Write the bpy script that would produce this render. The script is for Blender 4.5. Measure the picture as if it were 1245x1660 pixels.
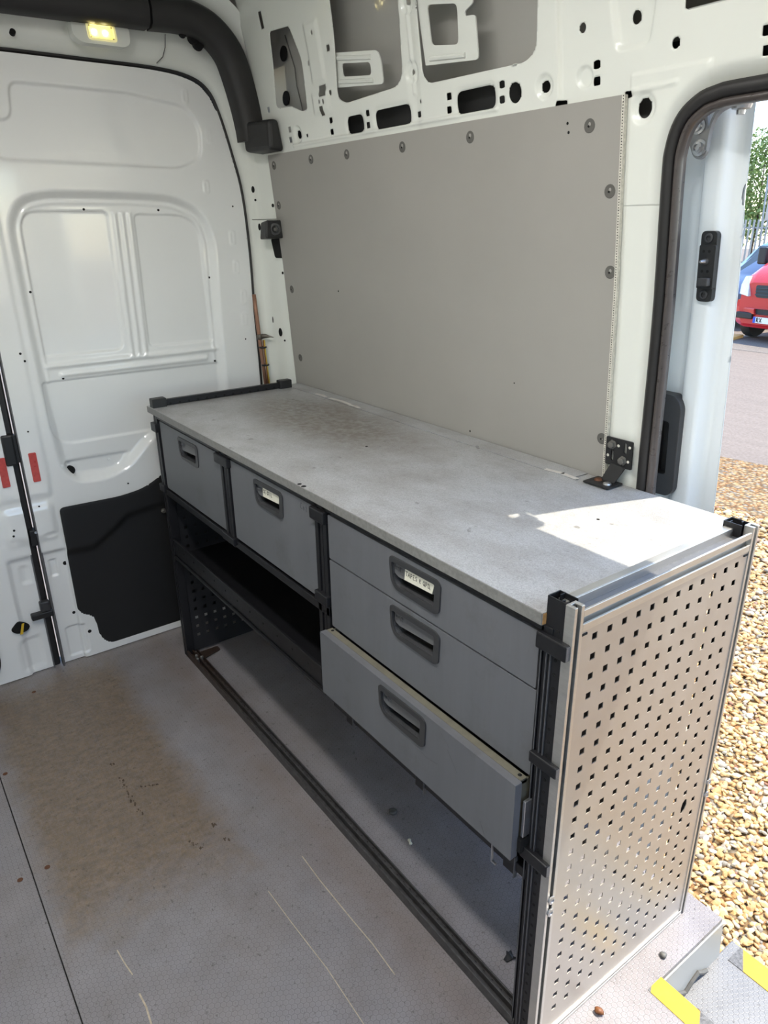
import bpy, bmesh, math, random
import numpy as np
from mathutils import Vector, Matrix
from mathutils.geometry import tessellate_polygon

for o in list(bpy.data.objects):
    bpy.data.objects.remove(o, do_unlink=True)
SC = bpy.context.scene
COL = SC.collection
random.seed(7)
RNG = np.random.default_rng(11)
R = math.radians

# ------------------------------------------------------------------ camera
cam_d = bpy.data.cameras.new('camera')
cam_d.sensor_fit = 'VERTICAL'
cam_d.sensor_height = 36.0
cam_d.lens = 1168.804 / 1660.0 * 36.0
cam_d.clip_start = 0.02
cam_d.clip_end = 400
cam = bpy.data.objects.new('camera', cam_d)
COL.objects.link(cam)
cam.matrix_world = (Matrix.Translation((2.3896, -0.7762, 1.5306)) @ Matrix.Rotation(0.942964, 4, 'Z')
                    @ Matrix.Rotation(1.192109, 4, 'X') @ Matrix.Rotation(-0.013264, 4, 'Z'))
SC.camera = cam

# ------------------------------------------------------------------ sky, sun, exposure
SUN_DIR = Vector((0.15, 0.45, 1.0)).normalized()      # towards the sun
world = bpy.data.worlds.new('sky')
SC.world = world
world.use_nodes = True
wn = world.node_tree
wn.nodes.clear()
sky = wn.nodes.new('ShaderNodeTexSky')
sky.sky_type = 'NISHITA'
sky.sun_disc = False
sky.sun_elevation = math.asin(SUN_DIR.z)
sky.sun_rotation = math.atan2(SUN_DIR.x, SUN_DIR.y)
sky.air_density = 1.0
sky.dust_density = 0.3
sky.ozone_density = 1.0
bg = wn.nodes.new('ShaderNodeBackground')
bg.inputs['Strength'].default_value = 0.275
wo = wn.nodes.new('ShaderNodeOutputWorld')
wn.links.new(sky.outputs[0], bg.inputs[0])
wn.links.new(bg.outputs[0], wo.inputs[0])
sun_d = bpy.data.lights.new('sun', 'SUN')
sun_d.energy = 3.4
sun_d.angle = R(0.55)
sun_d.color = (1.0, 0.92, 0.76)
sun = bpy.data.objects.new('sun', sun_d)
sun.rotation_euler = SUN_DIR.to_track_quat('Z', 'Y').to_euler()
sun.location = (6, 12, 20)
COL.objects.link(sun)
vs = SC.view_settings
vs.view_transform = 'Standard'
vs.look = 'None'
vs.gamma = 1.0
vs.use_curve_mapping = False
vs.exposure = 1.2

# ------------------------------------------------------------------ tags
def tag(o, label=None, cat=None, group=None, kind=None):
    if label: o['label'] = label
    if cat: o['category'] = cat
    if group: o['group'] = group
    if kind: o['kind'] = kind
    return o

def empty(name, loc, label, cat, group=None, kind=None):
    o = bpy.data.objects.new(name, None)
    o.empty_display_size = 0.05
    o.location = loc
    COL.objects.link(o)
    return tag(o, label, cat, group, kind)

def world_origin(o):
    v = Vector((0, 0, 0))
    while o is not None:
        v += Vector(o.location)
        o = o.parent
    return v

# ------------------------------------------------------------------ materials
def lin(c):
    f = lambda v: v / 12.92 if v <= 0.04045 else ((v + 0.055) / 1.055) ** 2.4
    return tuple(f(v / 255.0) for v in c)

class NT:
    def __init__(self, name):
        self.m = bpy.data.materials.new(name)
        self.m.use_nodes = True
        self.t = self.m.node_tree
        self.b = self.t.nodes['Principled BSDF']
        self.co = self.t.nodes.new('ShaderNodeTexCoord').outputs['Object']
    def n(self, kind, **kw):
        nd = self.t.nodes.new(kind)
        for k, v in kw.items():
            if hasattr(nd, k): setattr(nd, k, v)
        return nd
    def l(self, a, b): self.t.links.new(a, b)
    def noise(self, scale, detail=4, rough=0.6, vec=None, stretch=None):
        nd = self.n('ShaderNodeTexNoise')
        nd.inputs['Scale'].default_value = scale
        nd.inputs['Detail'].default_value = detail
        nd.inputs['Roughness'].default_value = rough
        v = vec or self.co
        if stretch:
            mp = self.n('ShaderNodeMapping')
            mp.inputs['Scale'].default_value = stretch
            self.l(v, mp.inputs[0]); v = mp.outputs[0]
        self.l(v, nd.inputs['Vector'])
        return nd.outputs['Fac']
    def ramp(self, fac, stops):
        nd = self.n('ShaderNodeValToRGB')
        e = nd.color_ramp.elements
        while len(e) < len(stops): e.new(0.5)
        for i, (p, c) in enumerate(stops):
            e[i].position = p
            e[i].color = (*c, 1) if hasattr(c, '__len__') else (c, c, c, 1)
        self.l(fac, nd.inputs[0])
        return nd.outputs[0]
    def mix(self, fac, a, b, blend='MIX'):
        nd = self.n('ShaderNodeMix', data_type='RGBA', blend_type=blend)
        for sock, v in ((nd.inputs[0], fac), (nd.inputs[6], a), (nd.inputs[7], b)):
            if hasattr(v, 'is_linked') or hasattr(v, 'links'): self.l(v, sock)
            elif hasattr(v, '__len__'): sock.default_value = (*v[:3], 1)
            else: sock.default_value = v
        return nd.outputs[2]
    def math(self, op, a, b=None, c=None, clamp=False):
        nd = self.n('ShaderNodeMath', operation=op)
        nd.use_clamp = clamp
        for i, v in enumerate((a, b, c)):
            if v is None: continue
            if hasattr(v, 'links'): self.l(v, nd.inputs[i])
            else: nd.inputs[i].default_value = v
        return nd.outputs[0]
    def vmath(self, op, a, b=None):
        nd = self.n('ShaderNodeVectorMath', operation=op)
        for i, v in enumerate((a, b)):
            if v is None: continue
            if hasattr(v, 'links'): self.l(v, nd.inputs[i])
            else: nd.inputs[i].default_value = v
        return nd
    def bump(self, h, strength=0.2, dist=0.002):
        nd = self.n('ShaderNodeBump')
        nd.inputs['Strength'].default_value = strength
        nd.inputs['Distance'].default_value = dist
        self.l(h, nd.inputs['Height'])
        self.l(nd.outputs[0], self.b.inputs['Normal'])
    def set(self, color=None, rough=None, metal=None, spec=None, coat=None, trans=None):
        b = self.b.inputs
        for k, v in (('Base Color', color), ('Roughness', rough), ('Metallic', metal),
                     ('Specular IOR Level', spec), ('Coat Weight', coat), ('Transmission Weight', trans)):
            if v is None: continue
            if hasattr(v, 'links'): self.l(v, b[k])
            elif hasattr(v, '__len__'): b[k].default_value = (*v[:3], 1)
            else: b[k].default_value = v
        return self.m

def simple(name, srgb, rough=0.5, metal=0.0, var=0.10, scale=40.0, bump=0.0, stretch=None, spec=0.5, coat=0.0):
    m = NT(name)
    c = lin(srgb)
    nz = m.noise(scale, 4, 0.6, stretch=stretch)
    col = m.ramp(nz, [(0.25, [v * (1 - var) for v in c]), (0.75, [min(1, v * (1 + var)) for v in c])])
    rr = m.ramp(nz, [(0.2, max(0.02, rough - 0.05)), (0.8, min(1, rough + 0.05))])
    if bump: m.bump(nz, bump, 0.001)
    return m.set(col, rr, metal, spec, coat)

def hexcell(m, pitch):
    """honeycomb: distance to the nearest cell edge, 0 at the edge, 0.5 in the middle"""
    p = m.vmath('SCALE', m.co); p.inputs[3].default_value = 1.0 / pitch
    r = (1.0, 1.7320508, 1.0); h = (0.5, 0.8660254, 0.5)
    a = m.vmath('SUBTRACT', m.vmath('WRAP', p.outputs[0]).outputs[0], h)
    wa = a.inputs[0].links[0].from_node
    wa.inputs[1].default_value = r; wa.inputs[2].default_value = (0, 0, 0)
    ps = m.vmath('SUBTRACT', p.outputs[0], h)
    wb = m.vmath('WRAP', ps.outputs[0]); wb.inputs[1].default_value = r; wb.inputs[2].default_value = (0, 0, 0)
    b = m.vmath('SUBTRACT', wb.outputs[0], h)
    out = []
    for q in (a, b):
        s = m.n('ShaderNodeSeparateXYZ'); m.l(m.vmath('ABSOLUTE', q.outputs[0]).outputs[0], s.inputs[0])
        d = m.math('MAXIMUM', m.math('ADD', m.math('MULTIPLY', s.outputs[0], 0.5), m.math('MULTIPLY', s.outputs[1], 0.8660254)), s.outputs[0])
        out.append(d)
    return m.math('SUBTRACT', 0.5, m.math('MINIMUM', out[0], out[1]))

def floor_material(name, base=(146, 142, 146), stain=True):
    m = NT(name)
    hx = hexcell(m, 0.0125)
    ring = m.ramp(hx, [(0.0, 0.0), (0.10, 1.0), (0.3, 0.75), (0.5, 0.7)])
    n1 = m.noise(9, 6, 0.65)
    n2 = m.noise(90, 4, 0.7)
    c = lin(base)
    col = m.ramp(n1, [(0.25, [v * 0.82 for v in c]), (0.75, [v * 1.15 for v in c])])
    col = m.mix(0.4, col, ring, 'MULTIPLY')
    if stain:
        g = m.n('ShaderNodeSeparateXYZ')
        gm = m.n('ShaderNodeNewGeometry'); m.l(gm.outputs['Position'], g.inputs[0])
        wob = m.math('MULTIPLY', m.math('SUBTRACT', m.noise(7, 5, 0.7), 0.5), 0.55)
        ex = m.math('DIVIDE', m.math('ABSOLUTE', m.math('SUBTRACT', g.outputs[0], 0.42)), 0.66)
        ey = m.math('DIVIDE', m.math('ABSOLUTE', m.math('SUBTRACT', g.outputs[1], -0.46)), 0.25)
        d = m.math('ADD', m.math('MAXIMUM', ex, ey), wob)
        mask = m.ramp(d, [(0.70, 1.0), (1.12, 0.0)])
        mask = m.math('MULTIPLY', mask, m.ramp(m.noise(60, 5, 0.75, stretch=(1, 1.8, 1)), [(0.25, 0.45), (0.6, 1.0)]))
        brown = m.ramp(m.noise(34, 7, 0.8, stretch=(1.6, .7, 1)), [(0.3, lin((74, 60, 44))), (0.55, lin((124, 105, 80))), (0.75, lin((150, 130, 102)))])
        col = m.mix(m.math('MULTIPLY', mask, 0.85), col, brown)
        # light rust bloom beside the rack's floor rail
        rx = m.ramp(m.math('ADD', m.math('ABSOLUTE', m.math('SUBTRACT', g.outputs[1], -0.05)), m.math('MULTIPLY', m.noise(6), 0.12)), [(0.06, 0.55), (0.16, 0.0)])
        col = m.mix(m.math('MULTIPLY', rx, 0.45), col, lin((126, 98, 74)))
    film = m.ramp(m.noise(3.2, 6, 0.75), [(0.38, 0.0), (0.66, 1.0)])
    col = m.mix(m.math('MULTIPLY', film, 0.30 if stain else 0.0), col, lin((112, 96, 80)))
    specks = m.ramp(m.noise(75, 4, 0.7), [(0.60, 0.0), (0.68, 1.0)])
    col = m.mix(m.math('MULTIPLY', specks, 0.55), col, lin((56, 49, 44)))
    marks = m.ramp(m.noise(26, 5, 0.8, stretch=(1, 2.2, 1)), [(0.63, 0.0), (0.70, 1.0)])
    col = m.mix(m.math('MULTIPLY', marks, 0.45 if stain else 0.15), col, lin((62, 52, 45)))
    m.bump(m.math('ADD', ring, m.math('MULTIPLY', n2, 0.4)), 0.35, 0.0008)
    rough = m.ramp(n1, [(0.3, 0.36), (0.7, 0.5)])
    return m.set(col, rough, 0.0, 0.5)

def worktop_material():
    m = NT('worn_grey_laminate')
    n1 = m.noise(420, 3, 0.7)
    n2 = m.noise(14, 6, 0.7)
    c = lin((168, 169, 170))
    col = m.ramp(n1, [(0.30, [v * 0.66 for v in c]), (0.5, c), (0.72, [min(1, v * 1.22) for v in c])])
    vor = m.n('ShaderNodeTexVoronoi', feature='DISTANCE_TO_EDGE'); vor.inputs['Scale'].default_value = 130
    wv = m.n('ShaderNodeMix', data_type='VECTOR')
    m.l(m.co, vor.inputs['Vector'])
    crack = m.ramp(vor.outputs['Distance'], [(0.0, 0.78), (0.06, 1.0)])
    col = m.mix(0.7, col, crack, 'MULTIPLY')
    g = m.n('ShaderNodeSeparateXYZ'); gm = m.n('ShaderNodeNewGeometry'); m.l(gm.outputs['Position'], g.inputs[0])
    ex = m.math('DIVIDE', m.math('ABSOLUTE', m.math('SUBTRACT', g.outputs[0], 0.52)), 0.55)
    ey = m.math('DIVIDE', m.math('ABSOLUTE', m.math('SUBTRACT', g.outputs[1], 0.36)), 0.22)
    d = m.math('ADD', m.math('SQRT', m.math('ADD', m.math('MULTIPLY', ex, ex), m.math('MULTIPLY', ey, ey))),
               m.math('MULTIPLY', m.math('SUBTRACT', n2, 0.5), 0.9))
    mask = m.ramp(d, [(0.45, 1.0), (1.15, 0.0)])
    mask = m.math('MULTIPLY', mask, m.ramp(m.noise(55, 5, 0.7), [(0.35, 0.35), (0.65, 1.0)]))
    col = m.mix(m.math('MULTIPLY', mask, 0.85), col, lin((98, 88, 74)))
    blot = m.ramp(m.noise(5.5, 6, 0.75, stretch=(1, 1.6, 1)), [(0.42, 0.0), (0.68, 1.0)])
    col = m.mix(m.math('MULTIPLY', blot, 0.45), col, lin((112, 103, 92)))
    spots = m.ramp(m.noise(30, 2, 0.4), [(0.72, 0.0), (0.76, 1.0)])
    col = m.mix(m.math('MULTIPLY', spots, 0.5), col, lin((72, 66, 58)))
    m.bump(m.math('ADD', n1, crack), 0.25, 0.0006)
    return m.set(col, m.ramp(n2, [(0.3, 0.33), (0.7, 0.5)]), 0.0, 0.55)

def drawer_material(name, srgb):
    m = NT(name)
    c = lin(srgb)
    st = m.noise(26, 5, 0.7, stretch=(1, 1, 0.08))
    col = m.ramp(st, [(0.3, [v * 0.88 for v in c]), (0.7, [v * 1.08 for v in c])])
    sm = m.ramp(m.noise(11, 5, 0.7), [(0.55, 0.0), (0.75, 1.0)])
    col = m.mix(m.math('MULTIPLY', sm, 0.25), col, lin((70, 66, 58)))
    m.bump(m.noise(500, 2, 0.5), 0.08, 0.0004)
    return m.set(col, m.ramp(st, [(0.3, 0.42), (0.7, 0.55)]), 0.0, 0.45)

def rust_rail_material():
    m = NT('dirty_rail')
    g = m.n('ShaderNodeSeparateXYZ'); gm = m.n('ShaderNodeNewGeometry'); m.l(gm.outputs['Position'], g.inputs[0])
    far = m.ramp(m.math('ADD', m.math('MULTIPLY', g.outputs[0], 0.7), m.math('MULTIPLY', m.noise(30), 0.3)), [(0.15, 1.0), (0.6, 0.0)])
    n = m.noise(60, 5, 0.7)
    col = m.ramp(n, [(0.3, lin((54, 52, 52))), (0.7, lin((88, 86, 86)))])
    col = m.mix(m.math('MULTIPLY', far, 0.85), col, lin((58, 40, 28)))
    m.bump(n, 0.2, 0.001)
    return m.set(col, 0.5, 0.2)

def gravel_material():
    m = NT('pebble_colours')
    at = m.n('ShaderNodeAttribute', attribute_name='tone')
    col = m.ramp(at.outputs['Fac'], [(0.0, lin((180, 138, 88))), (0.2, lin((206, 168, 112))), (0.45, lin((212, 184, 136))),
                                     (0.65, lin((194, 146, 96))), (0.82, lin((214, 202, 176))), (0.96, lin((150, 140, 126))), (1.0, lin((150, 88, 50)))])
    col = m.mix(0.35, col, m.ramp(m.noise(90, 4, 0.7), [(0.3, 0.65), (0.7, 1.0)]), 'MULTIPLY')
    return m.set(col, 0.7, 0.0, 0.3)

def gravel_bed_material():
    m = NT('gravel_bed')
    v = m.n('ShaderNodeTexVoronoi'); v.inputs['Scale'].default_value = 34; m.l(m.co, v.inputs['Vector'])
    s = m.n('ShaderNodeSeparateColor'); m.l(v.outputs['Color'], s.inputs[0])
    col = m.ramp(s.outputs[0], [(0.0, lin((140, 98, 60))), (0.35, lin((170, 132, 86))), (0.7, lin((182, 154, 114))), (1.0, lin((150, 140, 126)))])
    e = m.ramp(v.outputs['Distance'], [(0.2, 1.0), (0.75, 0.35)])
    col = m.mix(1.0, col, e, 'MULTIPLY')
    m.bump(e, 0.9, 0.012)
    return m.set(col, 0.8, 0.0, 0.2)

def tarmac_material(name, a, b, scale=30):
    m = NT(name)
    n = m.noise(scale, 6, 0.75); n2 = m.noise(2.0, 4, 0.6, stretch=(0.4, 3, 1))
    col = m.ramp(n, [(0.3, lin(a)), (0.7, lin(b))])
    col = m.mix(0.35, col, m.ramp(n2, [(0.35, 0.72), (0.65, 1.0)]), 'MULTIPLY')
    m.bump(n, 0.4, 0.01)
    return m.set(col, 0.85, 0.0, 0.2)

def emit_material(name, color, strength):
    m = NT(name)
    m.b.inputs['Emission Color'].default_value = (*color, 1)
    m.b.inputs['Emission Strength'].default_value = strength
    return m.set(color, 0.3)

def glass_material(name, tint=(0.9, 0.95, 1.0), rough=0.03):
    m = NT(name)
    nz = m.noise(25, 2)
    m.b.inputs['IOR'].default_value = 1.45
    return m.set(tint, m.ramp(nz, [(0.3, rough), (0.7, rough + 0.03)]), 0.0, 0.5, None, 0.85)

def white_paint_material(name, srgb, rough=0.26):
    m = NT(name)
    c = lin(srgb)
    n = m.noise(3.5, 5, 0.6); n2 = m.noise(70, 4, 0.7)
    col = m.ramp(n, [(0.3, [v * 0.985 for v in c]), (0.7, [min(1, v * 1.0) for v in c])])
    dirt = m.ramp(m.math('MULTIPLY', n2, n), [(0.40, 0.0), (0.52, 1.0)])
    col = m.mix(m.math('MULTIPLY', dirt, 0.02), col, lin((150, 142, 128)))
    return m.set(col, m.ramp(n, [(0.3, rough - 0.01), (0.7, rough + 0.01)]), 0.0, 0.5, 0.25)

def tape_material():
    """worn yellow / grey hazard tape: diagonal bands"""
    m = NT('hazard_tape')
    g = m.n('ShaderNodeSeparateXYZ'); m.l(m.n('ShaderNodeNewGeometry').outputs['Position'], g.inputs[0])
    u = m.math('FRACT', m.math('MULTIPLY', m.math('ADD', m.math('SUBTRACT', g.outputs[0], 1.828), m.math('MULTIPLY', g.outputs[1], 0.55)), 4.4))
    n = m.noise(160, 4, 0.8)
    band = m.ramp(m.math('SUBTRACT', u, 0.0), [(0.36, 0.0), (0.37, 1.0), (0.87, 1.0), (0.88, 0.0)])
    grey = m.ramp(n, [(0.35, lin((54, 54, 56))), (0.65, lin((112, 112, 114)))])
    yel = m.ramp(m.noise(30), [(0.2, lin((172, 138, 12))), (0.5, lin((190, 154, 14))), (0.8, lin((198, 164, 36)))])
    return m.set(m.mix(band, yel, grey), 0.55)

M = {}
M['white'] = white_paint_material('white_van_paint', (228, 230, 223))
M['white_door'] = white_paint_material('white_door_paint', (236, 237, 236), 0.14)
M['white_door'].node_tree.nodes['Principled BSDF'].inputs['Coat Weight'].default_value = 0.9
M['white_door'].node_tree.nodes['Principled BSDF'].inputs['Coat Roughness'].default_value = 0.06
M['outer_white'] = white_paint_material('white_outer_paint', (238, 243, 246), 0.22)
M['skin'] = white_paint_material('inner_face_of_outer_skin', (170, 168, 162), 0.5)  # grey puts the wall cavity's shade into the skin's colour
M['lining'] = simple('grey_lining_board', (158, 155, 149), 0.62, 0, 0.05, 2.2, spec=0.35)
M['fastener'] = simple('grey_fastener', (94, 92, 88), 0.55, 0, 0.08)
M['liningedge'] = simple('pale_edge_trim', (206, 203, 192), 0.5, 0, 0.25, 160)
M['floor'] = floor_material('grey_honeycomb_floor')
M['step'] = floor_material('pale_step_floor', (124, 124, 126), False)
M['scratch'] = simple('pale_scratch', (190, 174, 152), 0.7, 0, 0.25, 90)
M['scuff'] = simple('dark_brown_scuff', (76, 63, 50), 0.7, 0, 0.35, 120)
M['worktop'] = worktop_material()
M['worktop_edge'] = simple('worktop_edge_grey', (126, 125, 122), 0.5, 0, 0.22, 120)
M['chip'] = simple('bare_chipboard', (176, 132, 80), 0.8, 0, 0.3, 120)
M['drawer'] = drawer_material('grey_drawer_enamel', (104, 105, 109))
M['drawer_edge'] = simple('dusty_drawer_edge', (106, 102, 88), 0.6, 0, 0.2, 40)
M['handle'] = simple('charcoal_plastic', (56, 56, 58), 0.45, 0, 0.08, 60)
M['grip'] = simple('mid_grey_plastic', (94, 94, 96), 0.42, 0, 0.08, 60)
M['bucket'] = simple('dark_recess_plastic', (42, 41, 41), 0.6, 0, 0.1)
M['paper'] = simple('white_paper_label', (226, 222, 206), 0.7, 0, 0.06, 60)
M['ink'] = simple('black_ink', (26, 26, 28), 0.6, 0, 0.05)
M['pencil'] = simple('faint_pencil', (78, 79, 84), 0.6, 0, 0.1)
M['alu'] = simple('brushed_aluminium', (205, 203, 198), 0.36, 0.85, 0.06, 30, stretch=(1, 1, 8))
M['panel'] = simple('galvanised_panel', (196, 190, 182), 0.42, 0.75, 0.07, 14)
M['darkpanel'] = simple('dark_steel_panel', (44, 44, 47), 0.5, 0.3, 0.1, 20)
M['frame'] = simple('shaded_dark_frame', (31, 31, 34), 0.42, 0.25, 0.12, 50)  # metal darkened: shade of the rack's front side put into the colour
M['frame_lt'] = simple('pale_frame_edge', (110, 110, 112), 0.45, 0.4, 0.15, 80)  # paler grey for rib edges, clamp ends and the rail channel
M['rail'] = rust_rail_material()
M['black'] = simple('black_plastic', (30, 30, 31), 0.5, 0, 0.12, 90, 0.05)
M['blacktrim'] = simple('black_roof_trim', (36, 35, 35), 0.55, 0, 0.08, 160, 0.06)
M['rubber'] = simple('black_rubber', (34, 32, 32), 0.5, 0, 0.12, 120)
M['rubbershine'] = simple('shiny_rubber_lip', (74, 68, 66), 0.3, 0, 0.1, 60)
M['blackboard'] = simple('black_door_board', (24, 24, 25), 0.6, 0, 0.1, 30)
M['hole'] = simple('hole_shadow', (12, 12, 12), 0.9, 0, 0.1)
M['steel'] = simple('bright_steel', (190, 190, 192), 0.3, 0.9, 0.1, 60)
M['dsteel'] = simple('grey_steel_bracket', (150, 150, 152), 0.4, 0.7, 0.1, 60)
M['rustybolt'] = simple('rusty_bolt', (104, 70, 50), 0.7, 0.4, 0.25, 120)
M['red_refl'] = simple('red_reflector', (188, 74, 70), 0.3, 0, 0.15, 80, coat=0.3)
M['yellow'] = simple('yellow_tag', (216, 178, 50), 0.5)
M['copper'] = simple('copper_pipe', (150, 112, 92), 0.42, 0.5, 0.15, 40)
M['wire_y'] = simple('yellow_wire', (196, 170, 70), 0.5, 0, 0.1)
M['wire_b'] = simple('brown_wire', (120, 74, 40), 0.5, 0, 0.1)
M['wire_w'] = simple('white_wire', (206, 202, 196), 0.5, 0, 0.08)
M['solder'] = simple('grey_pipe_joint', (108, 102, 94), 0.45, 0.6, 0.2)
M['tape'] = tape_material()
M['lens'] = glass_material('lamp_lens', (1.0, 0.96, 0.7), 0.12)
M['led'] = emit_material('lamp_led', (1.0, 0.92, 0.62), 14.0)
M['fill_led'] = emit_material('fill_lamp_diffuser', (1.0, 0.98, 0.95), 24.0)  # glow of the added interior fill lamp
M['lamp_glow'] = emit_material('lamp_reflector', (0.95, 0.86, 0.42), 0.16)
M['pebble'] = gravel_material()
M['gravel'] = gravel_bed_material()
M['tarmac'] = tarmac_material('pale_tarmac', (116, 104, 94), (142, 130, 120))
M['darkgravel'] = tarmac_material('dark_chippings', (96, 90, 84), (150, 140, 130), 50)
M['orange'] = simple('orange_kerb_paint', (216, 170, 104), 0.8, 0, 0.15, 20)

# ------------------------------------------------------------------ mesh helpers
def link_mesh(name, verts, faces, mat, parent=None, smooth=False, origin=None):
    verts = np.asarray(verts, dtype=float).reshape(-1, 3)
    if parent is not None:
        org = np.array(world_origin(parent))
    elif origin is not None:
        org = np.array(origin, float)
    else:
        lo, hi = verts.min(0), verts.max(0)
        org = np.array([(lo[0] + hi[0]) / 2, (lo[1] + hi[1]) / 2, lo[2]])
    me = bpy.data.meshes.new(name)
    me.from_pydata((verts - org).tolist(), [], [tuple(int(i) for i in f) for f in faces])
    me.materials.append(mat)
    if smooth:
        me.polygons.foreach_set('use_smooth', [True] * len(me.polygons))
    me.update()
    o = bpy.data.objects.new(name, me)
    COL.objects.link(o)
    if parent is not None: o.parent = parent
    else: o.location = org
    return o

class MB:
    def __init__(self): self.v = []; self.f = []
    def add(self, verts, faces):
        k = len(self.v)
        self.v += [tuple(p) for p in verts]
        self.f += [tuple(i + k for i in f) for f in faces]
        return self
    def box(self, x0, x1, y0, y1, z0, z1):
        return self.add([(x0, y0, z0), (x1, y0, z0), (x1, y1, z0), (x0, y1, z0), (x0, y0, z1), (x1, y0, z1), (x1, y1, z1), (x0, y1, z1)],
                        [(0, 3, 2, 1), (4, 5, 6, 7), (0, 1, 5, 4), (1, 2, 6, 5), (2, 3, 7, 6), (3, 0, 4, 7)])
    def hexa(self, p):      # 8 corners, bottom 4 then top 4
        return self.add(p, [(0, 3, 2, 1), (4, 5, 6, 7), (0, 1, 5, 4), (1, 2, 6, 5), (2, 3, 7, 6), (3, 0, 4, 7)])
    def cyl(self, p0, p1, r0, r1=None, n=16, cap=True):
        r1 = r0 if r1 is None else r1
        p0, p1 = Vector(p0), Vector(p1)
        d = (p1 - p0).normalized()
        u = d.orthogonal().normalized(); w = d.cross(u)
        vs, fs = [], []
        for p, r in ((p0, r0), (p1, r1)):
            for i in range(n):
                a = 2 * math.pi * i / n
                vs.append(p + u * math.cos(a) * r + w * math.sin(a) * r)
        for i in range(n):
            j = (i + 1) % n
            fs.append((i, j, n + j, n + i))
        if cap:
            fs.append(tuple(range(n - 1, -1, -1))); fs.append(tuple(range(n, 2 * n)))
        return self.add(vs, fs)
    def lathe(self, base, axis, prof, n=16):     # prof: (radius, distance along axis)
        base, d = Vector(base), Vector(axis).normalized()
        u = d.orthogonal().normalized(); w = d.cross(u)
        vs, fs = [], []
        for r, h in prof:
            for i in range(n):
                a = 2 * math.pi * i / n
                vs.append(base + d * h + u * math.cos(a) * r + w * math.sin(a) * r)
        for k in range(len(prof) - 1):
            for i in range(n):
                j = (i + 1) % n
                fs.append((k * n + i, k * n + j, (k + 1) * n + j, (k + 1) * n + i))
        fs.append(tuple(range(n - 1, -1, -1))); fs.append(tuple(range((len(prof) - 1) * n, len(prof) * n)))
        return self.add(vs, fs)
    def tube(self, path, r, n=10, cap=True):
        path = [Vector(p) for p in path]
        rr = r if hasattr(r, '__len__') else [r] * len(path)
        t = [(path[min(i + 1, len(path) - 1)] - path[max(i - 1, 0)]).normalized() for i in range(len(path))]
        u = t[0].orthogonal().normalized()
        vs, fs = [], []
        for i, p in enumerate(path):
            u = (u - t[i] * u.dot(t[i])).normalized(); w = t[i].cross(u)
            for k in range(n):
                a = 2 * math.pi * k / n
                vs.append(p + (u * math.cos(a) + w * math.sin(a)) * rr[i])
        for i in range(len(path) - 1):
            for k in range(n):
                j = (k + 1) % n
                fs.append((i * n + k, i * n + j, (i + 1) * n + j, (i + 1) * n + k))
        if cap:
            fs.append(tuple(range(n - 1, -1, -1))); fs.append(tuple(range((len(path) - 1) * n, len(path) * n)))
        return self.add(vs, fs)
    def loft(self, rings, closed=True, cap=True):
        n = len(rings[0]); vs = [p for r in rings for p in r]; fs = []
        for i in range(len(rings) - 1):
            for k in range(n if closed else n - 1):
                j = (k + 1) % n
                fs.append((i * n + k, i * n + j, (i + 1) * n + j, (i + 1) * n + k))
        if cap and closed:
            fs.append(tuple(range(n - 1, -1, -1))); fs.append(tuple(range((len(rings) - 1) * n, len(rings) * n)))
        return self.add(vs, fs)
    def plate(self, outer, holes, t0, t1, fn):
        """flat plate with holes: 2-D outline, fn(u, v, t) -> xyz, t0 front, t1 back"""
        loops = [list(outer)] + [list(h) for h in holes]
        tris = tessellate_polygon([[Vector((p[0], p[1], 0)) for p in l] for l in loops])
        pts = [p for l in loops for p in l]; n = len(pts)
        vs = [fn(p[0], p[1], t0) for p in pts] + [fn(p[0], p[1], t1) for p in pts]
        fs = []
        for a, b, c in tris:
            fs.append((a, b, c)); fs.append((c + n, b + n, a + n))
        k = 0
        for l in loops:
            m = len(l)
            for i in range(m):
                j = (i + 1) % m
                fs.append((k + i, k + j, n + k + j, n + k + i))
            k += m
        return self.add(vs, fs)
    def build(self, name, mat, parent=None, bevel=0.0, smooth=False, origin=None, seg=2):
        o = link_mesh(name, self.v, self.f, mat, parent, smooth, origin)
        bm = bmesh.new(); bm.from_mesh(o.data)
        bmesh.ops.recalc_face_normals(bm, faces=bm.faces)
        bm.to_mesh(o.data); bm.free()
        if bevel:
            b = o.modifiers.new('bevel', 'BEVEL')
            b.width = bevel; b.segments = seg; b.limit_method = 'ANGLE'; b.angle_limit = R(35)
        if smooth and not bevel:
            pass
        return o

def smooth_by_angle(o, deg=35):
    me = o.data
    me.polygons.foreach_set('use_smooth', [True] * len(me.polygons))
    bm = bmesh.new(); bm.from_mesh(me)
    for e in bm.edges:
        if len(e.link_faces) == 2 and e.calc_face_angle(0) > R(deg): e.smooth = False
    bm.to_mesh(me); bm.free()
    return o

def round_poly(pts, r, n=5):
    out = []; m = len(pts)
    rr = r if hasattr(r, '__len__') else [r] * m
    for i in range(m):
        p = Vector(pts[i]); a = Vector(pts[i - 1]); b = Vector(pts[(i + 1) % m])
        da, db = (a - p), (b - p)
        k = min(rr[i], da.length * 0.49, db.length * 0.49)
        if k < 1e-5: out.append(tuple(p)); continue
        s, e = p + da.normalized() * k, p + db.normalized() * k
        for j in range(n + 1):
            t = j / n
            q = s * (1 - t) ** 2 + p * 2 * t * (1 - t) + e * t * t
            out.append((q.x, q.y))
    return out

def rrect(u0, u1, v0, v1, r, n=4):
    return round_poly([(u0, v0), (u1, v0), (u1, v1), (u0, v1)], r, n)

def ellipse(cu, cv, ru, rv, n=16):
    return [(cu + ru * math.cos(2 * math.pi * i / n), cv + rv * math.sin(2 * math.pi * i / n)) for i in range(n)]

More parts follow.
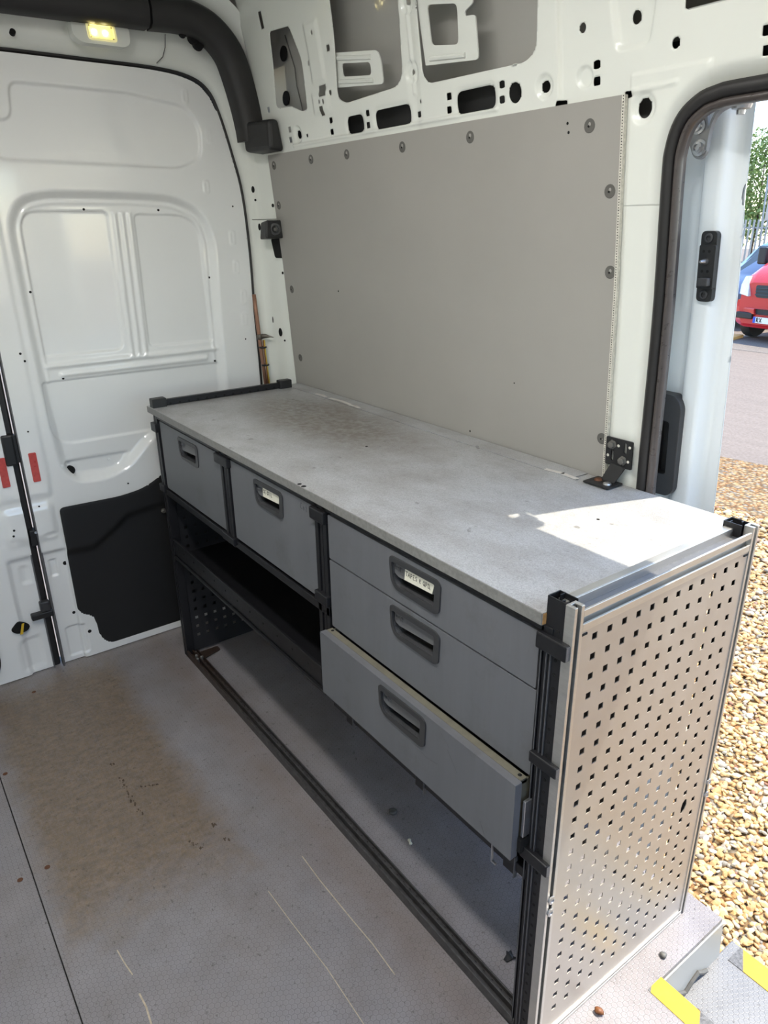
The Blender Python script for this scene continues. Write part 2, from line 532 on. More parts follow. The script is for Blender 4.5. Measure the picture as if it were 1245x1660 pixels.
def sdf_poly(U, V, pts):
    """signed distance, negative inside"""
    pts = [(float(a), float(b)) for a, b in pts]
    d = np.full(U.shape, 1e9); s = np.ones(U.shape)
    for i in range(len(pts)):
        ax, ay = pts[i]; bx, by = pts[i - 1]
        ex, ey = bx - ax, by - ay
        wx, wy_ = U - ax, V - ay
        t = np.clip((wx * ex + wy_ * ey) / (ex * ex + ey * ey + 1e-12), 0, 1)
        d = np.minimum(d, (wx - ex * t) ** 2 + (wy_ - ey * t) ** 2)
        c1 = V >= ay; c2 = V < by; c3 = ex * wy_ > ey * wx
        flip = (c1 & c2 & c3) | (~c1 & ~c2 & ~c3)
        s = np.where(flip, -s, s)
    return s * np.sqrt(d)

def sdf_line(U, V, pts):
    d = np.full(U.shape, 1e9)
    for (ax, ay), (bx, by) in zip(pts[:-1], pts[1:]):
        ex, ey = bx - ax, by - ay
        t = np.clip(((U - ax) * ex + (V - ay) * ey) / (ex * ex + ey * ey + 1e-12), 0, 1)
        d = np.minimum(d, np.hypot(U - ax - ex * t, V - ay - ey * t))
    return d

def sstep(x): x = np.clip(x, 0, 1); return x * x * (3 - 2 * x)
def inside(s, w): return sstep(-s / w)             # 0 at the edge, 1 at depth w
def bumpline(d, w): return sstep(1 - d / w)

def grid_sheet(name, u0, u1, v0, v1, step, height, keep, mapf, mat, parent=None, thick=0.0, origin=None):
    nu = int(round((u1 - u0) / step)) + 1; nv = int(round((v1 - v0) / step)) + 1
    U, V = np.meshgrid(np.linspace(u0, u1, nu), np.linspace(v0, v1, nv), indexing='ij')
    if keep is not None:
        S = keep(U, V)
        near = (S < 0.35 * step) & (S > -0.75 * step)
        e = step * 0.2
        for it in range(2):
            un, vn = U[near], V[near]
            s0 = keep(un, vn)
            gx = (keep(un + e, vn) - keep(un - e, vn)) / (2 * e); gy = (keep(un, vn + e) - keep(un, vn - e)) / (2 * e)
            g = np.maximum(gx * gx + gy * gy, 0.3)
            U[near] = un - s0 * gx / g; V[near] = vn - s0 * gy / g
        ok = (S > -0.75 * step)
    else:
        ok = np.ones(U.shape, bool)
    Hh = height(U, V) if height else np.zeros(U.shape)
    P = np.stack(mapf(U, V, Hh), -1).reshape(-1, 3)
    idx = np.arange(nu * nv).reshape(nu, nv)
    q = np.stack([idx[:-1, :-1], idx[1:, :-1], idx[1:, 1:], idx[:-1, 1:]], -1).reshape(-1, 4)
    good = ok.reshape(-1)[q].all(1)
    q = q[good]
    used = np.unique(q); remap = np.full(nu * nv, -1); remap[used] = np.arange(len(used))
    o = link_mesh(name, P[used], remap[q], mat, parent, True, origin)
    if thick:
        sm = o.modifiers.new('thickness', 'SOLIDIFY'); sm.thickness = abs(thick); sm.offset = -1 if thick > 0 else 1
    return o

def strokes(mb, lines, fn, w, t0, t1):
    """pen strokes as thin flat ribbons; fn(u, v, t) -> xyz"""
    for ln in lines:
        for (a, b) in zip(ln[:-1], ln[1:]):
            dx, dy = b[0] - a[0], b[1] - a[1]; l = math.hypot(dx, dy) or 1
            nx, ny = -dy / l * w / 2, dx / l * w / 2; ex, ey = dx / l * w * 0.3, dy / l * w * 0.3
            q = [(a[0] + nx - ex, a[1] + ny - ey), (b[0] + nx + ex, b[1] + ny + ey), (b[0] - nx + ex, b[1] - ny + ey), (a[0] - nx - ex, a[1] - ny - ey)]
            mb.hexa([fn(u, v, t0) for u, v in q] + [fn(u, v, t1) for u, v in q])

GLYPH = {
 'T': [[(0, 1), (.8, 1)], [(.4, 1), (.35, 0)]], 'A': [[(0, 0), (.4, 1), (.75, 0)], [(.15, .35), (.65, .4)]],
 'P': [[(.1, 0), (.1, 1), (.55, .95), (.65, .7), (.5, .5), (.1, .45)]], 'E': [[(.6, 1), (.1, 1), (.1, 0), (.65, 0)], [(.1, .5), (.5, .5)]],
 'S': [[(.65, .9), (.3, 1), (.1, .75), (.55, .4), (.5, .08), (.05, .1)]], '&': [[(.6, .8), (.3, .9), (.2, .6), (.5, .5), (.2, .4), (.25, .1), (.6, .1)]],
 'Q': [[(.4, 1), (.1, .7), (.1, .3), (.4, 0), (.7, .3), (.7, .7), (.4, 1)], [(.45, .3), (.8, -.1)]],
 'D': [[(.1, 0), (.1, 1), (.5, .9), (.7, .5), (.5, .1), (.1, 0)], [(.6, .3), (.85, -.15)]],
 'R': [[(.1, 0), (.1, 1), (.55, .95), (.65, .7), (.5, .5), (.1, .45), (.65, 0)]], 'X': [[(0, 0), (.7, 1)], [(0, 1), (.7, 0)]],
 'O': [[(.4, 1), (.1, .7), (.1, .3), (.4, 0), (.7, .3), (.7, .7), (.4, 1)]], 'F': [[(.65, 1), (.1, 1), (.1, 0)], [(.1, .5), (.5, .5)]],
 'G': [[(.65, .85), (.35, 1), (.1, .6), (.2, .1), (.55, .05), (.65, .4), (.4, .4)]], 'L': [[(.1, 1), (.1, 0), (.6, 0)]],
 'C': [[(.65, .85), (.35, 1), (.1, .6), (.2, .1), (.6, .1)]], 'o': [[(.3, .6), (.05, .3), (.3, 0), (.55, .3), (.3, .6)]],
 't': [[(.3, 1), (.3, .1), (.5, 0)], [(.05, .65), (.55, .65)]], 'b': [[(.1, 1), (.1, 0), (.5, .05), (.55, .4), (.1, .55)]],
}
def write(text, u, v, h, adv=0.85):
    out = []; x = u
    for ch in text:
        if ch == ' ': x += h * 0.45; continue
        for ln in GLYPH[ch]: out.append([(x + a * h * 0.8, v + b * h) for a, b in ln])
        x += h * adv * (0.8 if ch.islower() else 0.95)
    return out

# ------------------------------------------------------------------ the side wall's curve
WZ = [-.5, -.1, 0, .5, .96, 1.4, 1.755, 2.0, 2.2, 2.4]
WY = [.62, .625, .622, .612, .59, .562, .528, .492, .452, .40]
def wy(z): return np.interp(z, WZ, WY)
def wallmap(off):
    return lambda U, V, H: (U, wy(V) + off + H, V)
def wp(x, z, off=0.0): return (x, float(wy(z)) + off, z)

# ================================================================== STRUCTURE
# ---- floor: two boards with a seam, notch for the step at the side door
fl = empty('floor', (1.4, -0.4, 0), 'grey honeycomb-textured van floor, brown-stained in the middle', 'floor', kind='structure')
fn = lambda u, v, t: (u, v, t)
MB().plate([(-.24, -.7045), (4.0, -.7045), (4.0, .335), (1.862, .335), (1.862, .578), (-.10, .578), (-.24, .56)], [], 0.0, -0.012, fn).build('floor_board', M['floor'], fl)
MB().plate([(-.24, -1.42), (4.0, -1.42), (4.0, -.7075), (-.24, -.7075)], [], 0.0, -0.012, fn).build('floor_board', M['floor'], fl)
MB().box(-.30, 4.0, -1.45, .335, -.10, -.0125).box(-.30, 1.862, .335, .575, -.10, -.0125).build('subfloor', M['rubber'], fl)
for ln, w in (([(1.083, -.597), (1.12, -.594), (1.162, -.588)], .004), ([(1.214, -.590), (1.25, -.588), (1.295, -.592), (1.33, -.585)], .006),
              ([(1.108, -.125), (1.2, -.127), (1.338, -.124), (1.42, -.121), (1.508, -.124)], .004), ([(1.15, -.246), (1.26, -.243), (1.407, -.236), (1.555, -.239)], .003),):
    b = MB(); strokes(b, [ln], fn, w * .6, 0.0001, 0.0004); b.build('scratch', M['scratch'], fl)
for ln, w in (([(.525, -.412), (.56, -.418), (.60, -.413), (.64, -.418), (.665, -.414)], .012), ([(.45, -.418), (.47, -.414)], .014), ([(.685, -.42), (.71, -.412)], .014),
              ([(.885, -.345), (.905, -.330), (.925, -.326)], .010), ([(.86, -.27), (.88, -.262)], .012), ([(.93, -.262), (.945, -.255)], .010), ([(.60, -.385), (.615, -.35), (.625, -.33)], .006)):
    b = MB()
    for (x0, y0), (x1, y1) in zip(ln[:-1], ln[1:]):
        for k in range(7):
            t = random.random(); jx, jy = random.uniform(-1, 1) * w * .35, random.uniform(-1, 1) * w * .45
            x, y = x0 + (x1 - x0) * t + jx, y0 + (y1 - y0) * t + jy; r_ = random.uniform(.0016, .0042)
            b.plate([(x + r_ * 1.4 * math.cos(q + .3) * random.uniform(.6, 1.2), y + r_ * .8 * math.sin(q + .3) * random.uniform(.6, 1.2)) for q in (0, 1.05, 2.1, 3.14, 4.19, 5.24)], [], 0.0004, 0.0001, fn)
    tag(b.build('scuff_mark', M['scuff'], fl), kind='stuff')
for (x, y) in ((.742, -.67), (.742, -.735), (-.093, -.526), (.30, -.69)):
    MB().lathe((x, y, .0002), (0, 0, 1), [(.007, 0), (.007, .0006), (.003, .0008)], 10).build('screw', M['rustybolt'], fl)

# ---- side door step
st = empty('step', (2.3, .5, -.2), 'pale entrance step with yellow and grey hazard tape', 'step', kind='structure')
MB().box(1.862, 2.76, .338, .66, -.16, -.135).build('tread', M['step'], st, 0.003)
MB().box(1.862, 2.76, .330, .337, -.16, -.013).build('riser', M['outer_white'], st)
MB().hexa([(1.8622, .337, -.16), (1.866, .337, -.16), (1.866, .60, -.16), (1.8622, .60, -.16), (1.8622, .337, -.0125), (1.866, .337, -.0125), (1.866, .578, -.0125), (1.8622, .578, -.0125)]).build('well_side', M['skin'], st)
b = MB(); p_ = [(1.868, .36 + .022 * i, -.1345 + .03 * math.sin(i * .8) ** 2) for i in range(9)]
b.tube(p_, .006, 6); b.build('sealant_bead', M['fastener'], st)
MB().box(1.860, 2.76, .290, .336, -.0005, .0012).box(1.860, 2.76, .336, .3375, -.03, .0012).build('hazard_tape', M['tape'], st)
MB().box(1.885, 2.76, .603, .657, -.1349, -.1335).build('hazard_tape', M['tape'], st)

# ---- rear door openings: seal curve in (y, z)
SEAL = [(.522, -.02), (.521, .5), (.52, .965), (.518, 1.1), (.514, 1.24), (.513, 1.443), (.501, 1.638), (.473, 1.769), (.435, 1.899), (.399, 1.966), (.336, 2.0), (.219, 2.015), (.0, 2.018), (-.20, 2.02), (-.41, 2.02)]
def densify(pts, n):
    out = []
    P = [Vector(p) for p in pts]
    for i in range(len(P) - 1):
        p0 = P[max(i - 1, 0)]; p1 = P[i]; p2 = P[i + 1]; p3 = P[min(i + 2, len(P) - 1)]
        for k in range(n):
            t = k / n
            out.append(tuple(0.5 * ((2 * p1) + (-p0 + p2) * t + (2 * p0 - 5 * p1 + 4 * p2 - p3) * t * t + (-p0 + 3 * p1 - 3 * p2 + p3) * t ** 3)))
    out.append(tuple(P[-1]))
    return out
SD = densify(SEAL, 5)
SEALFULL = SD + [(-.82 - y, z) for y, z in reversed(SD[:-1])]

# rear door frame (D pillars and header) as one swept body
fr = empty('trim_1', (-.13, -.41, 0), 'white painted rear door frame with pillar and header', 'door frame', kind='structure')
rings = []
for i, (y, z) in enumerate(SEALFULL):
    a = SEALFULL[max(i - 1, 0)]; c = SEALFULL[min(i + 1, len(SEALFULL) - 1)]
    t = Vector((c[0] - a[0], c[1] - a[1])).normalized(); nrm = Vector((t.y, -t.x))      # outward
    yy = y if y > -.41 else -.82 - y
    side = max(0.0, min(1.0, abs(nrm.x)))
    dside = float(wy(z)) + .012 - yy
    d = dside * side + .21 * (1 - side) + (.10 * side * (1 - side))
    ring = []
    for fr_, x in ((0, -.235), (0.0, -.198), (.10, -.180), (.30, -.170), (.50, -.158), (.62, -.140), (.70, -.112), (.82, -.085), (1.0, -.062)):
        ring.append((x, y + nrm.x * d * fr_, z + nrm.y * d * fr_))
    rings.append(ring)
pb = MB(); pb.loft(rings, closed=False, cap=False)
pf = pb.build('pillar_frame', M['white'], fr, smooth=True)
smooth_by_angle(pf, 60)
def pillar_pt(x, z, extra=0.0):
    """a point on the right pillar's surface at depth x and height z"""
    ys = float(np.interp(z, [s[1] for s in SD[:46]], [s[0] for s in SD[:46]]))
    d = float(wy(z)) + .012 - ys
    f = np.interp(x, [-.198, -.180, -.170, -.158, -.140, -.112, -.085, -.062], [0, .10, .30, .50, .62, .70, .82, 1.0])
    return (x, ys + d * f - extra, z)
for (x, z, rx, rz) in ((-.118, 1.155, .010, .016), (-.100, 1.125, .004, .004), (-.080, 1.60, .005, .006), (-.165, 1.655, .006, .011), (-.162, 1.53, .005, .012), (-.076, 1.372, .004, .005), (-.163, 1.62, .004, .004), (-.150, 1.20, .002, .012)):
    p0 = Vector(pillar_pt(x, z, .0012)); b = MB()
    d1 = (Vector(pillar_pt(x + .004, z)) - Vector(pillar_pt(x - .004, z))).normalized()
    vs_ = [p0 + d1 * (rx * math.cos(k * math.pi / 6)) + Vector((0, 0, 1)) * rz * math.sin(k * math.pi / 6) for k in range(12)]
    nn = d1.cross(Vector((0, 0, 1))); nn = nn if nn.y < 0 else -nn
    b.loft([[v - nn * .004 for v in vs_], vs_]); b.build('hole', M['hole'], fr)
b = MB(); b.tube([(-.222, y, z) for y, z in SEALFULL], .013, 8); sl = b.build('door_seal', M['rubber'], fr, smooth=True)
b = MB(); b.tube([pillar_pt(x, 1.555, .0004) for x in (-.18, -.165, -.15, -.135, -.12, -.10, -.08, -.066)], .0012, 5); b.build('panel_seam', M['fastener'], fr)
for (y, z, rr) in ((.285, 2.092, .012), (.318, 2.082, .017), (.333, 2.068, .018), (-.205, 2.045, .008)):
    MB().lathe((-.150 + (.035 if rr > .01 else .0), y, z), (1, 0, .3), [(rr, 0), (rr, .012), (rr * .8, .013)], 14).build('hole', M['hole'], fr)
b = MB(); b.tube([(-.19, .222, 2.02), (-.165, .235, 2.035), (-.155, .242, 2.06), (-.150, .245, 2.095)], .0015, 5); b.build('panel_seam', M['fastener'], fr)

# ---- rear doors
WINOUT = round_poly([(-.312, 1.02), (-.318, 1.30), (-.318, 1.56), (-.27, 1.640), (-.18, 1.662), (.10, 1.660), (.25, 1.650), (.35, 1.600), (.392, 1.50), (.385, 1.20), (.385, .90), (.20, .80), (.07, .80), (-.03, .700), (-.12, .668), (-.24, .675), (-.295, .74), (-.306, .90)], .05, 4)
WIN1 = round_poly([(-.262, 1.586), (.012, 1.586), (.010, 1.40), (.004, 1.133), (-.262, 1.135)], [.06, .02, .01, .03, .012], 6)
WIN2 = round_poly([(.098, 1.578), (.325, 1.572), (.338, 1.132), (.092, 1.134)], [.02, .09, .012, .02], 6)
LOWP = round_poly([(-.290, 1.056), (.350, 1.052), (.352, .86), (.08, .832), (-.292, .832)], [.01, .01, .02, .03, .09], 7)
POCK = round_poly([(-.275, .778), (-.02, .776), (-.07, .705), (-.24, .712)], .03, 5)
EMBT = round_poly([(-.30, 1.838), (-.24, 1.838), (-.232, 1.940), (.12, 1.938), (.31, 1.912), (.362, 1.85), (.355, 1.75), (.27, 1.713), (-.30, 1.722)], .035, 5)
BLACK = round_poly([(-.312, .622), (-.10, .618), (-.02, .628), (.03, .648), (.08, .678), (.49, .690), (.49, .030), (-.225, .028), (-.255, .075), (-.262, .165), (-.312, .190)], [.018, .03, .03, .03, .03, .02, .02, .03, .03, .025, .03], 5)
DTABS = [(.312, 1.937, .010, .022), (.384, 1.822, .010, .022), (.358, 1.662, .010, .022), (.440, 1.495, .011, .026), (.446, 1.392, .011, .026), (.466, 1.285, .011, .028), (.462, 1.205, .011, .028)]
def door_height(U, V, right=True):
    h = np.zeros(U.shape)
    h -= .010 * inside(sdf_poly(U, V, EMBT), .011)
    so = sdf_poly(U, V, WINOUT)
    h -= .024 * sstep(-(so + .012) / .034)
    for w in (WIN1, WIN2): h -= .007 * inside(sdf_poly(U, V, w), .004)
    h -= .007 * inside(sdf_poly(U, V, LOWP), .004)
    # raised ribs between the panels
    for u0 in (.030, .055, .080):
        d = np.maximum(np.abs(U - u0 + (1.34 - V) * .012), np.maximum(1.115 - V, V - 1.575) * 1.0)
        h += .006 * bumpline(np.maximum(d, 0), .012)
    for (z0, a, b_) in ((1.104, -.255, .342), (1.072, -.215, .300)):
        d = np.hypot(np.maximum(np.maximum(a - U, U - b_), 0), V - z0)
        h += .007 * bumpline(d, .014)
    h -= .012 * inside(sdf_poly(U, V, POCK), .014)
    # upper frame ring around the windows
    h += .004 * bumpline(np.abs(so + .05), .010) * (V > 1.05)
    for (a, c, ru, rv) in DTABS:
        d = np.hypot(np.maximum(np.abs(U - a) - ru * .3, 0), np.maximum(np.abs(V - c) - rv * .6, 0))
        h += .004 * bumpline(d, ru) - .003 * bumpline(d, ru * .5)
    for rc in (rrect(-.378, -.348, .36, .43, .006), rrect(-.368, -.292, .02, .148, .014)):
        h -= .006 * inside(sdf_poly(U, V, rc), .006)
    # dish and shoulder along the lock-side stile
    h += .010 * sstep((-.318 - U) / .03) * sstep((V - .50) / .04) * sstep((.66 - V) / .04)
    d = np.hypot((U + .352) / .026, (V - .530) / .012); h -= .004 * sstep(1.2 - d)
    h += -.012 * sstep((.470 - V) / .02) * sstep((-.31 - U) / .01)
    h += .006 * sstep((V - .66) / .03) * sstep((-.315 - U) / .02)
    return h

DOORX = -.205
outline = [(-.394, .004)] + [(y - .012, max(z - (.012 if z > 1.9 else 0), .004)) for y, z in SD] + [(-.394, 2.008)]
def rear_door(name, label, mirror):
    d = empty(name, (-.23, .06 if not mirror else -.88, 0), label, 'van door', kind='structure')
    keep = lambda U, V: -sdf_poly(U, V, outline)
    my = (lambda y: -.82 - y) if mirror else (lambda y: y)
    mp = lambda U, V, Hh: (DOORX + Hh, (-.82 - U) if mirror else U, V)
    if mirror:
        hfun = lambda U, V: door_height(U, V)
    else:
        hfun = lambda U, V: door_height(U, V)
    sk = grid_sheet('inner_skin', -.400, .530, -.002, 2.016, .008 if mirror else .004, hfun, keep, mp, M['white_door'], d)
    if mirror: sk.data.flip_normals()
    # outer skin and closing edge
    o2 = [(my(y), z) for y, z in outline]
    MB().plate(o2, [], -.262, -.268, lambda u, v, t: (t, u, v)).build('outer_skin', M['outer_white'], d)
    y0 = my(-.394); y1 = my(-.390)
    MB().box(-.262, DOORX - .001, min(y0, y1), max(y0, y1), .004, 2.0).build('edge_flange', M['grip'], d)
    return d
d1 = rear_door('door_1', 'white rear door with two blind window panels and black lower board', False)
d2 = rear_door('door_2', 'white rear door at the left picture edge with red reflector', True)
# black lower board on the right rear door with a pressed crease
CREASE = [(-.33, .467), (-.22, .460), (-.134, .512), (-.083, .553), (.012, .562), (.45, .57)]
def bh(U, V):
    c = np.interp(U, [p[0] for p in CREASE], [p[1] for p in CREASE])
    return .010 - .014 * sstep((c - V) / .035) + .002 * inside(sdf_poly(U, V, BLACK), .006)
grid_sheet('lower_board', -.32, .50, .02, .70, .007, bh, lambda U, V: -sdf_poly(U, V, BLACK), lambda U, V, Hh: (DOORX + .003 + Hh, U, V), M['blackboard'], d1)
BL2 = round_poly([(-.600, .26), (-.595, .09), (-.625, .03), (-1.20, .03), (-1.20, .62), (-.70, .62)], .03, 5)
MB().plate(BL2, [], DOORX + .012, DOORX + .002, lambda u, v, t: (t, u, v)).build('lower_board', M['blackboard'], d2)
for (dd, y0) in ((d1, -.374), (d2, -.470)):
    MB().plate(rrect(y0, y0 + .024, .730, .832, .004), [], DOORX + .0105, DOORX + .005, lambda u, v, t: (t, u, v)).build('reflector', M['red_refl'], dd, 0.001)
MB().lathe((DOORX - .040, -.245, .737), (1, 0, .1), [(.016, 0), (.016, .020), (.011, .021)], 18).build('pull_hole', M['hole'], d1)
for (y, z, r_) in ((-.275, .765, .007), (-.105, .748, .006), (-.322, .402, .008), (-.325, .198, .006), (-.285, .108, .007), (-.372, .640, .003), (-.360, .905, .003), (-.337, 1.16, .004), (-.328, 1.135, .004), (-.062, 1.590, .004), (.185, 1.588, .004), (-.268, 1.345, .004), (.345, 1.36, .004), (.335, 1.058, .004), (-.215, 1.060, .004), (.452, 1.60, .003), (.46, 1.13, .003), (-.06, .655, .003)):
    inh = float(door_height(np.array([[y]]), np.array([[z]]))[0, 0])
    light = r_ in (.007, .006) and z > .7
    MB().lathe((DOORX + inh - .002, y, z), (1, 0, 0), [(r_, 0), (r_, .0028), (r_ * .6, .0034)], 10).build('plug' if light else 'hole', M['white_door'] if light else M['hole'], d1)
MB().lathe((DOORX - .02, .055, .52), (1, 0, 0), [(.009, .0), (.009, .030), (.005, .034)], 12).build('board_button', M['fastener'], d1)
# lock gear between the rear doors
lk = empty('trim_2', (-.22, -.41, 0), 'black rubber centre seal with lock blocks between the rear doors', 'seal', kind='structure')
b = MB(); b.box(-.262, -.222, -.430, -.402, .0, 2.0); b.build('centre_seal', M['rubber'], lk, 0.006)
MB().box(-.225, -.190, -.446, -.410, .80, .905).build('lock_block', M['black'], lk, 0.006)
MB().box(-.235, -.200, -.412, -.400, .805, .90).build('lock_plate', M['black'], lk, 0.002)
MB().box(-.235, -.196, -.420, -.398, .500, .560).build('lock_block', M['black'], lk, 0.004)
MB().lathe((-.205, -.400, .548), (1, 0, .2), [(.005, 0), (.005, .012), (.003, .014)], 10).build('lock_pin', M['steel'], lk)
MB().box(-.215, -.190, -.436, -.402, .245, .285).build('latch_cover', M['handle'], lk, 0.005)
MB().box(-.215, -.188, -.470, -.396, .222, .245).build('latch_bar', M['black'], lk, 0.004)
MB().box(-.23, -.2, -.398, -.394, .0, 2.0).build('edge_strip', M['grip'], lk)
# yellow-tagged hole and print on the left rear door
MB().plate(round_poly([(-.545, .205), (-.515, .235), (-.490, .220), (-.478, .205), (-.490, .188), (-.525, .185)], .012, 4), [], DOORX + .006, DOORX + .001, lambda u, v, t: (t, u, v)).build('access_hole', M['hole'], d2)
MB().hexa([(DOORX + .006, -.517, .182), (DOORX + .009, -.517, .182), (DOORX + .009, -.508, .182), (DOORX + .006, -.508, .182), (DOORX + .006, -.505, .222), (DOORX + .009, -.505, .222), (DOORX + .009, -.497, .222), (DOORX + .006, -.497, .222)]).build('yellow_tie', M['yellow'], d2)
for (y, z) in ((-.465, .575), (-.47, .555)):
    MB().lathe((DOORX + .008, y, z), (1, 0, 0), [(.004, 0), (.004, .003), (.002, .004)], 8).build('hole', M['hole'], d2)

# ---- right wall: lining board, pressed upper sheet, jamb, outer skin
wr = empty('wall_right', (.7, .60, 0), 'van side wall with grey lining board below pressed white metal', 'wall', kind='structure')
n_ = 45
b = MB(); rings = []
for i in range(n_):
    z = .0 + 1.757 * i / (n_ - 1)
    rings.append([wp(-.058, z), wp(1.392, z), wp(1.392, z, .007), wp(-.058, z, .007)])
b.loft(rings); lin_o = b.build('lining_board', M['lining'], wr)
smooth_by_angle(lin_o, 40)
for (x, z) in ((-.023, 1.724), (.222, 1.726), (.426, 1.725), (.693, 1.723), (.958, 1.723), (1.312, 1.712), (1.368, 1.589), (1.377, 1.432), (1.381, 1.064), (-.028, 1.599), (-.013, 1.318), (-.005, 1.071)):
    r_ = .0135
    MB().lathe(wp(x, z, .0005), (0, -1, -.07), [(r_, 0), (r_, .0010), (r_ * .93, .0013), (r_ * .55, .0007), (r_ * .18, .0005)], 18).build('fastener', M['fastener'], wr)
    MB().lathe(wp(x - .002, z - .001, -.0008), (0, -1, -.07), [(.0022, 0), (.0022, .0008), (.001, .001)], 8).build('fastener_pin', M['hole'], wr)
for (x, z, r_) in ((1.255, 1.722, .003), (1.258, 1.705, .003), (.30, 1.33, .003), (.93, .985, .003), (1.1, 1.15, .002)):
    MB().lathe(wp(x, z, .0004), (0, -1, 0), [(r_, 0), (r_, .0008), (r_ * .5, .001)], 8).build('screw_hole', M['hole'], wr)
b = MB(); rings = []
for i in range(n_):
    z = 1.757 * i / (n_ - 1)
    rings.append([wp(1.389, z, -.002), wp(1.396, z, -.002), wp(1.396, z, .007), wp(1.389, z, .007)])
b.loft(rings); b.build('lining_edge', M['liningedge'], wr)
b = MB()
for i in range(150):
    z = .98 + i * .0052
    b.lathe(wp(1.3925, z, -.002), (0, -1, 0), [(.0013, 0), (.0013, .0004)], 5)
tag(b.build('stitch_dots', M['hole'], wr), kind='stuff')

APER = [(1.503, -.05), (1.503, .5), (1.500, .97), (1.504, 1.3), (1.503, 1.595), (1.506, 1.655), (1.520, 1.695), (1.545, 1.718), (1.580, 1.730), (1.672, 1.734), (2.2, 1.735), (2.64, 1.735), (2.72, 1.72), (2.76, 1.67), (2.765, 1.60), (2.765, .8), (2.765, -.05)]
AP = densify(APER, 4)
APPOLY = AP + [(2.765, -.6), (1.503, -.6)]

HOLE_A = round_poly([(.095, 2.085), (.212, 2.078), (.249, 1.984), (.238, 1.862), (.205, 1.860), (.150, 1.880), (.050, 1.886)], [.012, .012, .02, .012, .012, .01, .018], 4)
HOLE_B = round_poly([(.452, 2.20), (.438, 2.04), (.420, 1.93), (.410, 1.872), (.448, 1.853), (.690, 1.862), (.718, 1.885), (.724, 1.963), (.745, 2.20)], [.02, .02, .02, .02, .02, .04, .03, .02, .02], 5)
HOLE_C = round_poly([(.800, 2.20), (.796, 1.951), (.797, 1.872), (.818, 1.852), (1.140, 1.848), (1.170, 1.866), (1.180, 1.98), (1.16, 2.20)], [.03, .02, .02, .02, .03, .03, .02, .03], 5)
def capsule(x, z, w, h): return rrect(x - w / 2, x + w / 2, z - h / 2, z + h / 2, h * .42, 5)
POLY_HOLES = [HOLE_A, HOLE_B, HOLE_C, capsule(.480, 1.798, .080, .044), capsule(.656, 1.797, .155, .046), capsule(.977, 1.798, .130, .047)]
ELL_HOLES = [(1.105, 1.796, .019, .020), (1.189, 1.797, .012, .011), (.158, 1.801, .012, .012), (.754, 1.885, .007, .007), (.762, 2.029, .007, .007), (.285, 1.974, .006, .006), (1.287, 1.883, .008, .009), (1.405, 1.879, .010, .011), (1.493, 1.824, .008, .009), (1.433, 1.730, .015, .017), (.377, 1.888, .006, .007), (.318, 1.872, .005, .006), (.339, 1.870, .005, .006), (.765, 1.819, .004, .005), (.778, 1.818, .004, .005), (1.477, 1.796, .004, .004), (.213, 1.793, .006, .005), (.34, 2.01, .004, .006), (.335, 2.04, .004, .006)]
SQ_HOLES = [(.112, 1.819), (.107, 1.790), (.359, 1.820), (.356, 1.790), (.547, 1.818), (.544, 1.789), (.767, 1.792), (.888, 1.816), (.885, 1.788), (1.066, 1.817), (1.064, 1.788), (1.321, 1.817), (1.321, 1.789), (1.658, 1.814), (1.661, 1.786), (-.003, 1.887), (.397, 1.994)]
RECT_HOLES = [(.338, 1.898, .019, .014), (.322, 1.848, .010, .012), (1.232, 1.760, .014, .006), (1.397, 1.757, .010, .006), (1.558, 1.885, .05, .015), (.06, 2.12, .010, .022)]
def wall_keep(U, V):
    s = np.full(U.shape, 1.0)
    for p in POLY_HOLES: s = np.minimum(s, sdf_poly(U, V, p))
    for (a, c, ru, rv) in ELL_HOLES:
        r_ = min(ru, rv); s = np.minimum(s, (np.hypot((U - a) / ru, (V - c) / rv) - 1) * r_)
    for (a, c) in SQ_HOLES: s = np.minimum(s, np.maximum(np.abs(U - a) - .0085, np.abs(V - c) - .0075))
    for (a, c, ru, rv) in RECT_HOLES: s = np.minimum(s, np.maximum(np.abs(U - a) - ru, np.abs(V - c) - rv))
    return np.minimum(s, sdf_poly(U, V, APPOLY))
DIMP = [(.158, 1.801, .026), (.754, 1.885, .028), (.762, 2.029, .028), (1.189, 1.797, .026), (1.291, 1.800, .022), (1.433, 1.730, .030)]
POCKR = round_poly([(1.338, 2.10), (1.350, 1.91), (1.362, 1.828), (1.442, 1.826), (1.455, 1.90), (1.45, 2.10)], .018, 4)
